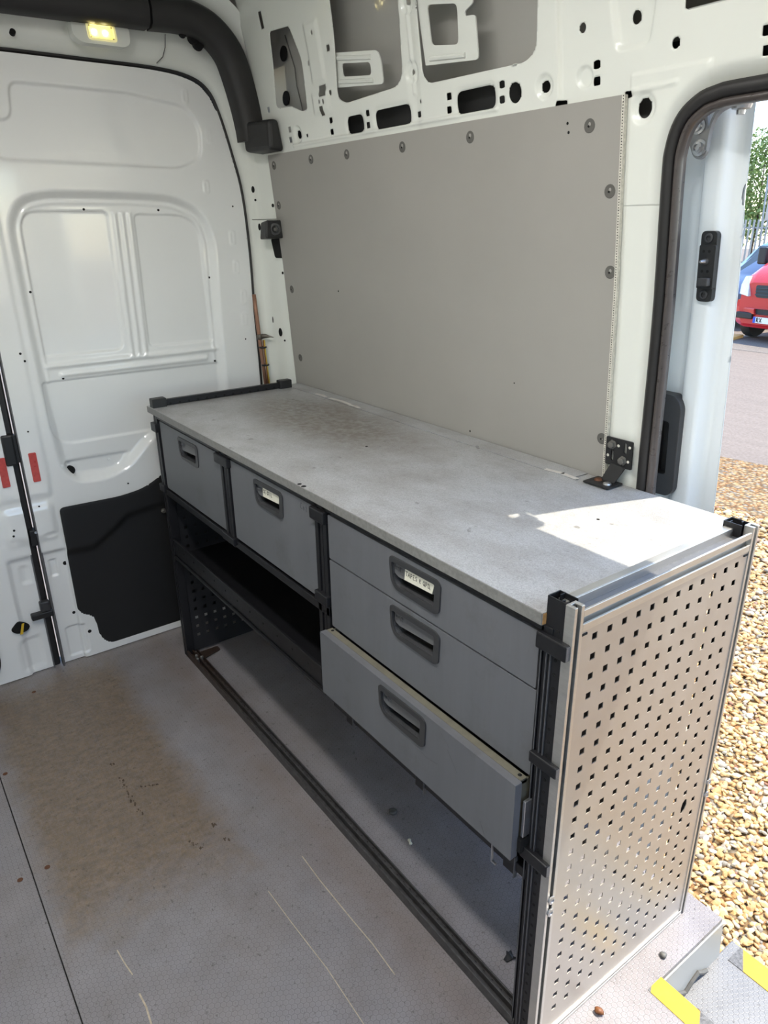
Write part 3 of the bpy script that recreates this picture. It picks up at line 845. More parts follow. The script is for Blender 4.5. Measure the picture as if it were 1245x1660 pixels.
def wall_h(U, V):
    h = np.zeros(U.shape)
    for i, (a, c, r_) in enumerate(DIMP):
        d = np.hypot(U - a, (V - c))
        h += .006 * sstep((r_ - d) / (.35 * r_))
    h += .008 * inside(sdf_poly(U, V, POCKR), .014)
    # ridge of the upright between the two big openings, sheet joint, stiffening ribs
    h -= .006 * bumpline(np.maximum(np.abs(U - .757), 1.84 - V), .007)
    h += .004 * bumpline(np.abs(U - .757), .03)
    h += .005 * sstep((U - 1.229) / .004) - .010 * bumpline(np.abs(U - 1.229), .005) * (V > 1.76)
    for p in (rrect(.270, .375, 1.835, 1.905, .014), rrect(.285, .37, 1.915, 2.075, .014)): h -= .005 * inside(sdf_poly(U, V, p), .018)
    for p in POLY_HOLES[3:]: h += .003 * sstep(1 - sdf_poly(U, V, p) / .012)
    # folded lip under the sheet and the lapped plate at the door corner
    h -= .006 * bumpline(np.abs(V - 1.772), .006) * (U < 1.05) * (U > .12)
    lap = np.maximum(np.maximum(1.400 - U, U - 1.565), V - 1.790)
    h -= .004 * sstep(-lap / .004) * (U < 1.6)
    h -= .004 * bumpline(np.maximum(np.abs(V - 1.760 - (U - 1.4) * .03), np.maximum(1.40 - U, U - 1.50)), .006)
    # edge rolls outward into the side door opening
    da = sdf_poly(U, V, APPOLY)
    h += .022 * sstep((.050 - da) / .045)
    return h
grid_sheet('pressed_sheet', -.075, 1.800, 1.560, 2.300, .0036, wall_h, lambda U, V: np.minimum(wall_keep(U, V), np.where(U < 1.385, V - 1.748, 1.0)), wallmap(.004), M['white'], wr, thick=.002)
grid_sheet('door_jamb', 1.385, 1.535, -.05, 1.570, .005, wall_h, lambda U, V: sdf_poly(U, V, APPOLY), wallmap(.0043), M['white'], wr)
grid_sheet('front_sheet', 1.800, 3.55, -.05, 2.30, .02, lambda U, V: .022 * sstep((.050 - sdf_poly(U, V, APPOLY)) / .045), lambda U, V: sdf_poly(U, V, APPOLY), wallmap(.009), M['white'], wr)
outer_ap = [(1.42, -.6), (1.42, 1.60), (1.47, 1.76), (1.60, 1.80), (2.70, 1.80), (2.84, 1.70), (2.84, -.6)]
grid_sheet('outer_skin', -.27, 3.6, -.45, 2.39, .03, None, lambda U, V: sdf_poly(U, V, outer_ap), wallmap(.085), M['skin'], wr, thick=-.003)
b = MB(); b.loft([[wp(x, z, .022), wp(x + (-.08 if x < 1.6 else (.07 if x > 2.7 else 0)), z + (.06 if z > 1.69 else 0), .086)] for x, z in AP], closed=False, cap=False)
b.build('opening_reveal', M['white'], wr, smooth=True)
# tabs inside the two big openings
TABB = round_poly([(.405, 1.982), (.612, 1.956), (.622, 1.930), (.622, 1.878), (.402, 1.898)], [.002, .02, .01, .012, .002], 4)
TABBH = round_poly([(.438, 1.952), (.574, 1.935), (.573, 1.905), (.438, 1.920)], .012, 4)
wmap = lambda u, v, t: wp(u, v, t)
MB().plate(TABB, [TABBH], .014, .017, wmap).build('bracket_tab', M['white'], wr)
TABC = round_poly([(.790, 2.10), (.975, 2.07), (.981, 1.985), (.952, 1.975), (.952, 1.966), (.985, 1.962), (.987, 1.877), (.800, 1.893)], [.002, .012, .008, .008, .008, .008, .012, .002], 4)
TABCH = round_poly([(.824, 2.012), (.928, 1.994), (.924, 1.916), (.829, 1.930)], .014, 4)
MB().plate(TABC, [TABCH], .014, .017, wmap).build('bracket_tab', M['white'], wr)
for pts in ([(.425, 1.966), (.58, 1.945)], [(.42, 1.910), (.58, 1.892)], [(.82, 1.904), (.945, 1.892)]):
    b = MB(); b.tube([wp(pts[0][0] + (pts[1][0] - pts[0][0]) * k / 4, pts[0][1] + (pts[1][1] - pts[0][1]) * k / 4, .014) for k in range(5)], .006, 8); b.build('pressed_rib', M['white'], wr)
for (x, z) in ((.060, 1.925), (.095, 2.045)): MB().lathe(wp(x - .06, z, .078), (0, -1, 0), [(.022, 0), (.022, .003), (.018, .004)], 18).build('skin_hole', M['hole'], wr)
b = MB(); b.tube([wp(.06, 2.09, .08), wp(.08, 2.0, .08), wp(.075, 1.95, .08), (.09, wp(0, 1.87)[1] + .08, 1.87)], .002, 5); b.build('sealant_line', M['fastener'], wr)
# black strip put behind the small slots as the shade inside the wall
MB().box(.06, 1.75, .565, .585, 1.765, 1.835).build('slot_shade_strip', M['black'], wr)

MB().box(-.285, -.268, .500, .715, -.45, 2.42).build('corner_light_stop', M['skin'], wr)  # unseen end cap added to keep sky light out of the wall
MB().box(-.285, -.268, -1.45, .500, 2.012, 2.42).build('header_light_stop', M['skin'], wr)  # unseen strip added above the doors, keeps sky light out
# ---- rubber seal round the side door opening
ds = empty('trim_3', (1.51, .57, 0), 'black rubber seal around the side door opening', 'seal', kind='structure')
rings, rings2 = [], []
for i, (x, z) in enumerate(AP):
    a = AP[max(i - 1, 0)]; c = AP[min(i + 1, len(AP) - 1)]
    t = Vector((c[0] - a[0], c[1] - a[1])).normalized(); nin = Vector((t.y, -t.x))      # into the opening
    prof = [(-.018, .020), (-.018, .000), (-.010, -.006), (.002, -.006), (.006, .002), (.006, .022)]
    rings.append([wp(x + nin.x * u, z + nin.y * u, o_) for u, o_ in prof])
    prof = [(.006, .002), (.010, -.003), (.015, -.002), (.019, .006), (.018, .022), (.006, .022)]
    rings2.append([wp(x + nin.x * u, z + nin.y * u, o_) for u, o_ in prof])
MB().loft(rings).build('seal_body', M['rubber'], ds, smooth=True)
MB().loft(rings2).build('seal_lip', M['rubbershine'], ds, smooth=True)

# ---- other sides of the van
wl = empty('wall_left', (1.4, -1.43, 0), 'white van side wall opposite the racking', 'wall', kind='structure')
grid_sheet('panel', -.27, 3.6, -.10, 2.34, .06, None, None, lambda U, V, Hh: (U, -.82 - wy(V), V), M['white'], wl, thick=.01)
MB().box(-.29, 3.6, -1.36, .54, 2.30, 2.40).build('ceiling', M['white'])
tag(bpy.data.objects['ceiling'], 'white painted van roof seen from inside', 'ceiling', kind='structure')
wf = empty('wall_front', (3.57, -.41, 0), 'unseen front end of the van, left open above the dashboard to let light in', 'wall', kind='structure')  # unseen opening, kept wide so daylight brightens the interior
MB().box(3.55, 3.60, -1.47, .72, -.1, 1.00).build('dashboard', M['blacktrim'], wf)
for y in (-1.40, .58): MB().box(3.50, 3.60, y - .08, y + .14, 1.00, 2.40).build('pillar', M['white'], wf)
MB().box(3.45, 3.60, -1.36, .54, 1.95, 2.40).build('windscreen_header', M['white'], wf)

# ---- open side door standing outside the wall
d3 = empty('door_3', (1.1, .74, -.4), 'open white side sliding door with black latch plate and pull', 'sliding door', kind='structure')
def sdh(U, V):
    h = np.zeros(U.shape)
    h -= .016 * sstep((U - 1.492) / .016) * sstep((1.556 - U) / .016)
    h += .010 * sstep((U - 1.548) / .012)
    h += .004 * bumpline(np.abs(U - 1.570), .006)
    h -= .005 * bumpline(np.maximum(np.abs(U - 1.470 - .01 * np.sin((V - 1.2) * 5)), np.maximum(1.36 - V, V - 1.60)), .007)
    h += .012 * sstep((V - 1.56) / .06) * sstep((1.505 - U) / .03)
    return h
door_out = [(.40, -.38), (1.588, -.38), (1.596, .5), (1.598, .92), (1.592, 1.22), (1.587, 1.44), (1.582, 1.555), (1.570, 1.572), (1.574, 1.590), (1.581, 1.60), (1.581, 1.80), (.40, 1.80)]
grid_sheet('inner_skin', .395, 1.603, -.385, 1.803, .007, sdh, lambda U, V: -sdf_poly(U, V, door_out), wallmap(.125), M['outer_white'], d3)
b = MB(); rings = []
for i in range(30):
    z = -.38 + 2.18 * i / 29
    xe = float(np.interp(z, [-.38, .5, .92, 1.22, 1.44, 1.555, 1.8], [1.588, 1.596, 1.598, 1.592, 1.587, 1.582, 1.581]))
    rings.append([wp(xe - .001, z, .133), wp(xe - .004, z, .140), wp(xe - .028, z, .172), wp(.40, z, .172), wp(.40, z, .166), wp(xe - .034, z, .166), wp(xe - .008, z, .140)])
b.loft(rings); b.build('outer_skin', M['outer_white'], d3)
# latch plate
LP = rrect(1.519, 1.553, 1.376, 1.512, .010, 4)
lp = MB().plate(LP, [], .098, .112, wmap).build('latch_plate', M['black'], d3, 0.002)
MB().plate(rrect(1.521, 1.556, 1.402, 1.486, .003, 2), [], .091, .100, wmap).build('latch_block', M['black'], lp, 0.0015)
for z in (1.499, 1.390): MB().lathe(wp(1.536, z, .099), (0, -1, 0), [(.009, 0), (.009, .003), (.005, .004), (.005, .001)], 14).build('latch_screw', M['handle'], lp)
for (x, z) in ((1.531, 1.474), (1.543, 1.474), (1.531, 1.436), (1.543, 1.436)): MB().lathe(wp(x, z, .092), (0, -1, 0), [(.003, 0), (.003, .0012), (.0015, .0014)], 8).build('contact_hole', M['hole'], lp)
MB().lathe(wp(1.538, 1.455, .092), (0, -1, 0), [(.006, 0), (.005, .010), (.003, .020), (.002, .022)], 10).build('contact_pin', M['steel'], lp)
MB().box(1.530, 1.552, wp(0, 1.415)[1] + .078, wp(0, 1.415)[1] + .094, 1.408, 1.424).build('latch_tongue', M['handle'], lp, 0.002)
# pull handle pocket
PO = round_poly([(1.36, 1.175), (1.500, 1.172), (1.516, 1.150), (1.516, .950), (1.502, .934), (1.36, .930)], [.03, .012, .012, .012, .012, .03], 4)
PI = round_poly([(1.375, 1.115), (1.490, 1.110), (1.492, .985), (1.375, .985)], .008, 3)
hp = MB().plate(PO, [PI], .092, .128, wmap).build('pull_handle', M['handle'], d3, 0.006)
MB().plate(PI, [], .120, .127, wmap).build('pull_recess', M['bucket'], hp)
MB().box(1.448, 1.462, .688, .712, .985, 1.112).build('pull_bar', M['handle'], hp, 0.003)
# roller bracket
BRK = round_poly([(1.440, 1.745), (1.516, 1.745), (1.524, 1.69), (1.526, 1.652), (1.513, 1.638), (1.497, 1.645), (1.474, 1.70)], [.005, .01, .02, .012, .012, .012, .02], 4)
bk = MB().plate(BRK, [], .080, .088, wmap).build('roller_bracket', M['dsteel'], d3, 0.002)
for (x, z) in ((1.504, 1.697), (1.510, 1.660)):
    MB().lathe(wp(x, z, .081), (0, -1, 0), [(.0145, 0), (.0145, .004), (.010, .005), (.010, .012), (.006, .013), (.005, .009)], 18).build('bracket_bolt', M['steel'], bk)
b = MB(); rings = []
for (x, z) in densify([(1.523, 1.655), (1.526, 1.684), (1.534, 1.708), (1.548, 1.719), (1.571, 1.724), (1.585, 1.726)], 3):
    o0 = .076 - .030 * max(0, (x - 1.535) / .05)
    rings.append([wp(x - .001, z + .002, o0), wp(x + .003, z - .001, o0), wp(x + .003, z - .001, .087), wp(x - .001, z + .002, .087)])
b.loft(rings); b.build('roller_arm', M['dsteel'], bk)
MB().cyl(wp(1.597, 1.721, .06), wp(1.597, 1.745, .06), .023, n=18).build('roller', M['black'], bk, 0.003)
MB().lathe(wp(1.597, 1.721, .06), (0, 0, -1), [(.018, 0), (.016, .007), (.008, .009), (.007, .016)], 16).build('roller_nut', M['steel'], bk)
MB().box(1.556, 1.580, wp(0, 1.74)[1] + .045, wp(0, 1.74)[1] + .075, 1.726, 1.748).build('roller_housing', M['dsteel'], bk, 0.004)

# ================================================================== THINGS FIXED TO THE BODY
# black roof-edge trim over the rear header, two pieces plus the end box
TP = densify([(-.41, 2.128), (-.237, 2.128), (-.044, 2.130), (.165, 2.133)], 4)
TP2 = densify([(.172, 2.133), (.26, 2.136), (.315, 2.130), (.375, 2.105), (.425, 2.055), (.452, 1.99), (.474, 1.91), (.488, 1.840), (.492, 1.800)], 4)
def trim_sweep(path, mb, w=.045, t=.032):
    rings = []
    for i, (y, z) in enumerate(path):
        a = path[max(i - 1, 0)]; c = path[min(i + 1, len(path) - 1)]
        tt = Vector((c[0] - a[0], c[1] - a[1])).normalized(); nn = Vector((tt.y, -tt.x))
        ring = []
        for (u, x) in ((-w, -t), (-w, t * .4), (-w * .75, t * .9), (0, t * 1.15), (w * .75, t * .9), (w, t * .4), (w, -t)):
            ring.append((-.085 + x, y - nn.x * u * -1, z - nn.y * u * -1))
        rings.append(ring)
    mb.loft(rings)
b = MB(); trim_sweep(TP, b); o = b.build('roof_trim', M['blacktrim'], smooth=True); smooth_by_angle(o, 50)
tag(o, 'straight black plastic trim along the roof above the lit lamp', 'trim')
tc = empty('corner_trim', (-.085, .49, 1.74), 'curved black plastic trim running down the rear pillar to a box end', 'trim')
b = MB(); trim_sweep(TP2, b); o = b.build('cover', M['blacktrim'], tc, smooth=True); smooth_by_angle(o, 50)
b = MB()
b.hexa([(-.085, .455, 1.765), (.055, .478, 1.765), (.060, .530, 1.760), (-.085, .530, 1.760), (-.085, .450, 1.855), (.055, .478, 1.852), (.060, .512, 1.856), (-.085, .512, 1.858)])
b.build('end_box', M['black'], tc, 0.012, seg=3)

# interior lamp on the header
lamp = empty('interior_lamp', (-.12, .035, 2.035), 'small lit interior lamp with yellowish lens on the rear header', 'lamp')
LMP = lambda u, v, t: (-.128 + t - (v - 2.067) * .3, u, v)
MB().plate(round_poly([(-.050, 2.095), (-.030, 2.101), (.100, 2.101), (.118, 2.085), (.112, 2.045), (.095, 2.034), (-.03, 2.034), (-.052, 2.050)], .015, 4), [rrect(-.008, .072, 2.046, 2.089, .008)], .022, -.02, LMP).build('housing', M['white'], lamp, 0.006, seg=3)
MB().plate(rrect(-.010, .074, 2.044, 2.091, .010), [rrect(-.004, .068, 2.050, 2.085, .006)], .026, .014, LMP).build('bezel', M['lamp_glow'], lamp, 0.002)
MB().plate(rrect(-.006, .070, 2.047, 2.087, .004), [], .008, .004, LMP).build('reflector', M['lamp_glow'], lamp)
for y in (.015, .047): MB().lathe(LMP(y, 2.068, .008), (1, 0, .3), [(.007, 0), (.007, .004), (.004, .006)], 12).build('led', M['led'], lamp)
for (y, z) in ((-.001, 2.083), (.066, 2.083), (-.001, 2.052), (.066, 2.052)): MB().box(LMP(y, z, .016)[0], LMP(y, z, .021)[0], y - .003, y + .003, z - .002, z + .002).build('clip', M['fastener'], lamp)
MB().plate(rrect(-.005, .069, 2.049, 2.086, .006), [], .021, .018, LMP).build('lens', M['lens'], lamp)

# strip lamp added under the unseen roof to brighten the interior
rl = empty('added_fill_lamp', (1.6, -.60, 2.262), 'added LED strip lamp under the unseen roof, brightening the interior', 'lamp')
MB().box(.90, 2.30, -.66, -.54, 2.27, 2.301).build('housing', M['white'], rl, 0.004)
MB().box(.92, 2.28, -.65, -.55, 2.262, 2.2695).build('diffuser', M['fill_led'], rl)

# black rubber bump stop on the pillar
bs = empty('bump_stop', (-.06, .55, 1.42), 'black rubber door bump stop high on the rear pillar', 'bump stop')
b = MB(); b.hexa([(-.105, .500, 1.488), (-.035, .488, 1.492), (-.030, .562, 1.492), (-.105, .562, 1.488), (-.105, .508, 1.545), (-.035, .494, 1.552), (-.030, .556, 1.552), (-.105, .556, 1.545)])
b.build('block', M['black'], bs, 0.005)
MB().lathe((-.033, .525, 1.522), (1, -.35, 0), [(.020, 0), (.020, .004), (.013, .005), (.010, -.004)], 16).build('cup', M['handle'], bs)
MB().lathe((-.030, .524, 1.521), (1, -.35, 0), [(.006, 0), (.006, .006), (.003, .007)], 10).build('screw', M['fastener'], bs)
MB().plate(round_poly([(-.104, 1.49), (-.060, 1.49), (-.060, 1.424), (-.094, 1.424)], .008, 3), [], -.004, .0, lambda u, v, t: (u, pillar_pt(min(u, -.065), v)[1] + t - .004, v)).build('slot', M['hole'], bs)

# copper pipe with wires down the pillar
pp = empty('copper_pipe', (-.158, .50, .95), 'copper-coloured pipe with tied wires down the rear pillar', 'pipe')
MB().tube([(-.158, .486, 1.296), (-.157, .490, 1.22), (-.156, .495, 1.13), (-.155, .501, 1.04), (-.154, .508, .93)], .0075, 12).build('pipe', M['copper'], pp, smooth=True)
MB().lathe((-.1565, .4945, 1.150), (0, .08, -1), [(.009, 0), (.011, .004), (.011, .016), (.009, .020)], 14).build('joint', M['solder'], pp, smooth=True)
MB().tube([(-.150, .502, 1.142), (-.142, .514, 1.143), (-.130, .527, 1.141), (-.118, .535, 1.139)], [.010, .008, .003, .0012], 8).build('spout', M['solder'], pp, smooth=True)
for i, (mt, dx, dy) in enumerate((('wire_y', .006, .012), ('wire_b', .010, .005), ('wire_w', -.003, -.006), ('wire_y', .011, .010))):
    MB().tube([(-.154 + dx, .498 + dy, 1.128), (-.155 + dx * 1.1, .501 + dy * .8, 1.08), (-.153 + dx, .505 + dy * .7, 1.03), (-.154 + dx * .8, .509 + dy, .93)], .0028, 6).build('wire', M[mt], pp, smooth=True)
for z in (1.098, 1.030): MB().lathe((-.150, .503 + (1.098 - z) * .08, z), (0, 0, 1), [(.014, 0), (.0155, .002), (.0155, .004), (.014, .006)], 14).build('cable_tie', M['black'], pp)

# ================================================================== RACKING
Lx, Dy = 1.798, .523
rk = empty('racking_frame', (.9, .26, 0), 'aluminium van racking frame, front darkened as if shaded, with perforated end panels', 'racking')
def perforated(name, x, t, mat, y0, y1, z0, z1, parent, sz=.0060, torn=True):
    p = .0372; cols, rows = 12, 24
    ys = .0565 - p / 2; zs = .0775 - p / 2
    b = MB()
    for xx, flip in ((x, False), (x - t, True)):
        for i in range(cols):
            for j in range(rows):
                a0, a1 = ys + i * p, ys + (i + 1) * p; c0, c1 = zs + j * p, zs + (j + 1) * p
                am, cm = (a0 + a1) / 2, (c0 + c1) / 2
                out = [(a0, c0), (am, c0), (a1, c0), (a1, cm), (a1, c1), (am, c1), (a0, c1), (a0, cm)]
                if torn and (i, j) == (10, 8):
                    inn = [(am - .006, cm - .016), (am, cm - .018), (am + .008, cm - .012), (am + .013, cm), (am + .011, cm + .014), (am + .004, cm + .018), (am - .004, cm + .012), (am - .007, cm)]
                else:
                    inn = [(am - sz, cm - sz), (am, cm - sz), (am + sz, cm - sz), (am + sz, cm), (am + sz, cm + sz), (am, cm + sz), (am - sz, cm + sz), (am - sz, cm)]
                fs = [(k, (k + 1) % 8, 8 + (k + 1) % 8, 8 + k) for k in range(8)]
                b.add([(xx, *q) for q in out + inn], fs)
                if not flip:
                    b.add([(x, *q) for q in inn] + [(x - t, *q) for q in inn], [(k, (k + 1) % 8, 8 + (k + 1) % 8, 8 + k) for k in range(8)])
        ye, ze = ys + cols * p, zs + rows * p
        for r_ in ((y0, ys, z0, z1), (ye, y1, z0, z1), (ys, ye, z0, zs), (ys, ye, ze, z1)):
            b.add([(xx, r_[0], r_[2]), (xx, r_[1], r_[2]), (xx, r_[1], r_[3]), (xx, r_[0], r_[3])], [(0, 1, 2, 3)])
    return b.build(name, mat, parent)
perforated('end_panel', Lx - .002, .0016, M['panel'], .018, .505, .018, .956, rk)
perforated('end_panel', .020, .0016, M['darkpanel'], .012, .51, .012, .97, rk, torn=False)
# near posts (front and back), each with two flanges and a dark groove
def near_post(y, s):
    f = lambda a: y + s * a
    b = MB()
    for (x0, x1, a, c) in ((Lx - .014, Lx, 0, .0065), (Lx - .014, Lx, .0155, .0225), (Lx - .018, Lx - .013, 0, .0225)):
        b.box(x0, x1, min(f(a), f(c)), max(f(a), f(c)), 0.0, 1.0)
    o = b.build('post', M['alu'], rk, 0.0006)
    b = MB()
    for (x0, x1, a, c) in ((Lx - .055, Lx - .053, .002, .030), (Lx - .053, Lx - .0185, .002, .004), (Lx - .053, Lx - .0185, .028, .030), (Lx - .030, Lx - .028, .004, .012), (Lx - .045, Lx - .043, .018, .028)):
        b.box(x0, x1, min(f(a), f(c)), max(f(a), f(c)), 0.0, 1.0)
    b.box(Lx - .053, Lx - .0185, min(f(.004), f(.028)), max(f(.004), f(.028)), .95, .955)
    b.build('post_core', M['frame'], o, 0.0004)
    b = MB(); b.box(Lx - .0125, Lx - .0085, min(f(.007), f(.015)), max(f(.007), f(.015)), 0.0, .998); b.build('post_groove', M['hole'], o)
    return o
pf_ = near_post(0.0, 1); pb_ = near_post(Dy, -1)
b = MB()
for i in range(36): b.lathe((Lx - .030, .0021, .03 + i * .0262), (0, -1, 0), [(.0032, 0), (.0032, .0006)], 7)
tag(b.build('post_holes', M['hole'], pf_), kind='stuff')
for z in (.405, .375, .035): MB().lathe((Lx + .0002, .011, z), (1, 0, 0), [(.008, 0), (.008, .003), (.004, .004), (.003, .002)], 12).build('bolt_head', M['steel'], pf_)
for z in (.397, .362): MB().lathe((Lx + .0002, Dy - .008, z), (1, 0, 0), [(.008, 0), (.008, .003), (.004, .004), (.003, .002)], 12).build('bolt_head', M['steel'], pb_)
# ribbed dark filler beside the near front post
fi = MB().box(1.738, 1.742, .0, .03, .02, .945).box(1.742, 1.745, .008, .03, .02, .945).box(1.745, 1.760, .010, .03, .0, .945).build('ribbed_upright', M['frame'], rk)
for x in (1.7405, 1.7515, 1.7595): MB().box(x - .0007, x + .0007, -.001, .012, .02, .93).build('rib_edge', M['frame_lt'], fi)
b = MB()
for i in range(34): b.lathe((1.7475, .0099, .045 + i * .0262), (0, -1, 0), [(.003, 0), (.003, .0006)], 7)
tag(b.build('rib_holes', M['hole'], fi), kind='stuff')
# top and bottom rails of the near end
er = MB().box(Lx - .051, Lx - .036, .023, Dy - .023, .984, .990).box(Lx - .051, Lx - .047, .023, Dy - .023, .955, .984).box(Lx - .0045, Lx - .0005, .023, Dy - .023, .978, .990).box(Lx - .036, Lx - .0335, .023, Dy - .023, .972, .990).build('end_rail', M['alu'], rk, 0.0005)
MB().box(Lx - .0335, Lx - .010, .023, Dy - .023, .972, .9745).build('rail_channel', M['frame_lt'], er)
MB().box(Lx - .004, Lx - .0004, .023, Dy - .023, .952, .965).box(Lx - .013, Lx - .010, .023, Dy - .023, .955, .9745).box(Lx - .010, Lx - .004, .023, Dy - .023, .952, .955).build('rail_face', M['alu'], er, 0.0004)
for ya in (.023, Dy - .037): MB().box(Lx - .0022, Lx - .0005, ya, ya + .013, .944, .9475).build('panel_slot', M['hole'], er)
MB().box(Lx - .03, Lx + .0005, .018, Dy - .018, .0, .008).box(Lx - .004, Lx + .0005, .018, Dy - .018, .012, .018).build('end_rail', M['alu'], rk, 0.0006)
# far posts, far top rail, caps
for y in (0.0, Dy - .03):
    po = MB().box(-.004, .008, y, y + .03, 0, .985).box(.008, .012, y + .008, y + .022, 0, .985).box(.012, .028, y, y + .03, 0, .955).build('post', M['frame'], rk, 0.001)
MB().box(-.006, .010, .0, Dy, .972, .992).box(-.006, -.002, .0, Dy, .955, .975).build('end_rail', M['frame'], rk, 0.0015)
for y in (-.004, Dy - .045): MB().box(-.012, .020, y, y + .049, .968, 1.0).build('rail_cap', M['black'], rk, 0.003)
b = MB()
for i in range(14): b.lathe((.0105, .06 + i * .033, .977), (1, 0, 0), [(.004, 0), (.004, .0006)], 7)
tag(b.build('rail_holes', M['hole'], rk), kind='stuff')
# intermediate uprights between the drawer units
for (x0, x1, z0) in ((.527, .580, .660), (1.046, 1.095, .420)):
    u_ = MB().box(x0, x0 + .014, .0, .03, z0, .945).box(x0 + .014, x0 + .019, .010, .03, z0, .945).box(x0 + .019, x1 - .019, .002, .03, z0, .945).box(x1 - .019, x1 - .014, .010, .03, z0, .945).box(x1 - .014, x1, .0, .03, z0, .945).build('upright', M['frame'], rk, 0.0008)
    ub = MB().box(x0, x1, .490, .52, z0, .945).build('upright', M['frame'], rk, 0.0008)
# horizontal rails
for (x0, x1, z0, z1, mt) in ((.028, 1.760, .936, .9475, 'frame'), (.028, 1.095, .664, .686, 'frame'), (1.095, 1.745, .412, .434, 'frame')):
    r_ = MB().box(x0, x1, .0, .006, z0, z1).box(x0, x1, .006, .03, z0 + .002, z0 + .006).box(x0, x1, .006, .03, z1 - .006, z1 - .002).build('front_rail', M[mt], rk, 0.001)
    MB().box(x0, x1, .49, .52, z0, z1).build('back_rail', M[mt], rk, 0.001)
for x in (1.155, 1.425, 1.690):
    c_ = MB().box(x, x + .030, -.002, .02, .402, .440).build('hook_plate', M['frame'], rk, 0.001)
    MB().box(x + .029, x + .0305, -.004, .004, .396, .445).build('hook_edge', M['frame_lt'], c_)
MB().box(1.668, 1.671, -.012, -.008, .40, .450).box(1.668, 1.680, -.012, -.008, .398, .402).build('loose_clip', M['steel'], rk)
# plastic clamps
for (x0, x1, z0, z1) in ((-.016, .030, .886, .920), (-.010, .034, .672, .702), (.505, .592, .905, .936), (.510, .590, .668, .694), (1.036, 1.097, .902, .935), (1.042, 1.098, .690, .722), (1.734, 1.795, .905, .938), (1.738, 1.797, .682, .708), (1.734, 1.797, .466, .496)):
    c_ = MB().box(x0, x1, -.009, .010, z0 + .002, z1 - .002).build('clamp', M['frame'], rk, 0.0025)
    if x0 > 1.7: MB().box(x1 - .0004, x1 + .0008, -.0075, .004, z0 + .004, z1 - .004).build('clamp_end', M['frame_lt'], c_)
# floor rails
fr_ = MB().box(.020, 1.745, .0, .006, 0.0, .028).box(.020, 1.745, .006, .040, 0.0, .006).box(.020, 1.745, .020, .026, .006, .024).box(.020, 1.745, .040, .044, 0, .016).build('floor_rail', M['rail'], rk, 0.001)
b = MB()
for i in range(66): b.lathe((.05 + i * .0262, .033, .0062), (0, 0, 1), [(.004, 0), (.004, .0006)], 7)
tag(b.build('rail_holes', M['hole'], fr_), kind='stuff')
MB().box(.020, 1.745, .490, .52, 0.0, .026).build('floor_rail', M['rail'], rk, 0.001)
for x, sx in ((.03, 1), (1.70, 1)):
    MB().plate(round_poly([(x, .0), (x + .05, .0), (x + .05, .05), (x + .03, .12), (x, .12)], .006, 3), [], .0305 - .024, .004, fn).build('floor_foot', M['rail'], rk)
for (x, y) in ((.075, .018), (.095, .03), (.10, .012)): MB().lathe((x, y, .028 if y < .006 else .024), (0, 0, 1), [(.006, -.02), (.006, .003), (.003, .005)], 10).build('bolt_head', M['steel'], rk)
# shelf tray
sh = MB().box(.030, 1.062, .004, .007, .430, .497).box(.030, 1.062, .004, .50, .430, .434).box(.030, 1.062, .497, .50, .43, .56).box(.030, 1.062, -.004, .004, .424, .431).box(.030, 1.062, -.001, .006, .492, .497).build('shelf_tray', M['frame'], rk, 0.001)
b = MB()
for i in range(12): b.lathe((.12 + i * .085, .0039, .468), (0, -1, 0), [(.0035, 0), (.0035, .0006)], 7)
tag(b.build('tray_holes', M['hole'], sh), kind='stuff')

# ---- worktop
wt = empty('worktop', (.85, .28, .9475), 'worn grey worktop on the racking, sunlit at one end', 'worktop')
MB().plate([(-.034, -.006), (1.742, -.006), (1.745, .03), (1.745, .583), (1.352, .583), (1.352, .5245), (-.034, .5245)], [], .970, .9485, fn).build('board', M['worktop'], wt)
MB().plate([(-.030, .5265), (1.350, .5265), (1.350, .585), (-.030, .585)], [], .9715, .9485, fn).build('back_strip', M['worktop'], wt)
MB().box(-.034, 1.742, -.0075, -.006, .9490, .9690).build('front_edge', M['worktop_edge'], wt)
MB().hexa([(1.7422, -.005, .9495), (1.7432, -.005, .9495), (1.7460, .030, .9495), (1.7452, .030, .9495), (1.7422, -.005, .9685), (1.7432, -.005, .9685), (1.7460, .030, .9685), (1.7452, .030, .9685)]).build('bare_end', M['chip'], wt)
for (u, v, l) in ((.18, .535, .06), (.27, .537, .12), (.40, .533, .05), (1.27, .529, .09)):
    b = MB(); strokes(b, [[(u, v), (u + l * .5, v + .006), (u + l, v + .001)]], fn, .012, .9712, .9722); b.build('filler_smear', M['wire_w'], wt)
for (x, y, r_) in ((.985, .0, .006), (1.005, .0, .007), (.83, .30, .004), (1.55, .37, .004)):
    MB().lathe((x, y, .9695), (0, 0, 1), [(r_, 0), (r_ * .8, .0012), (r_ * .3, .0016)], 8).build('dirt_spot', M['hole'], wt)

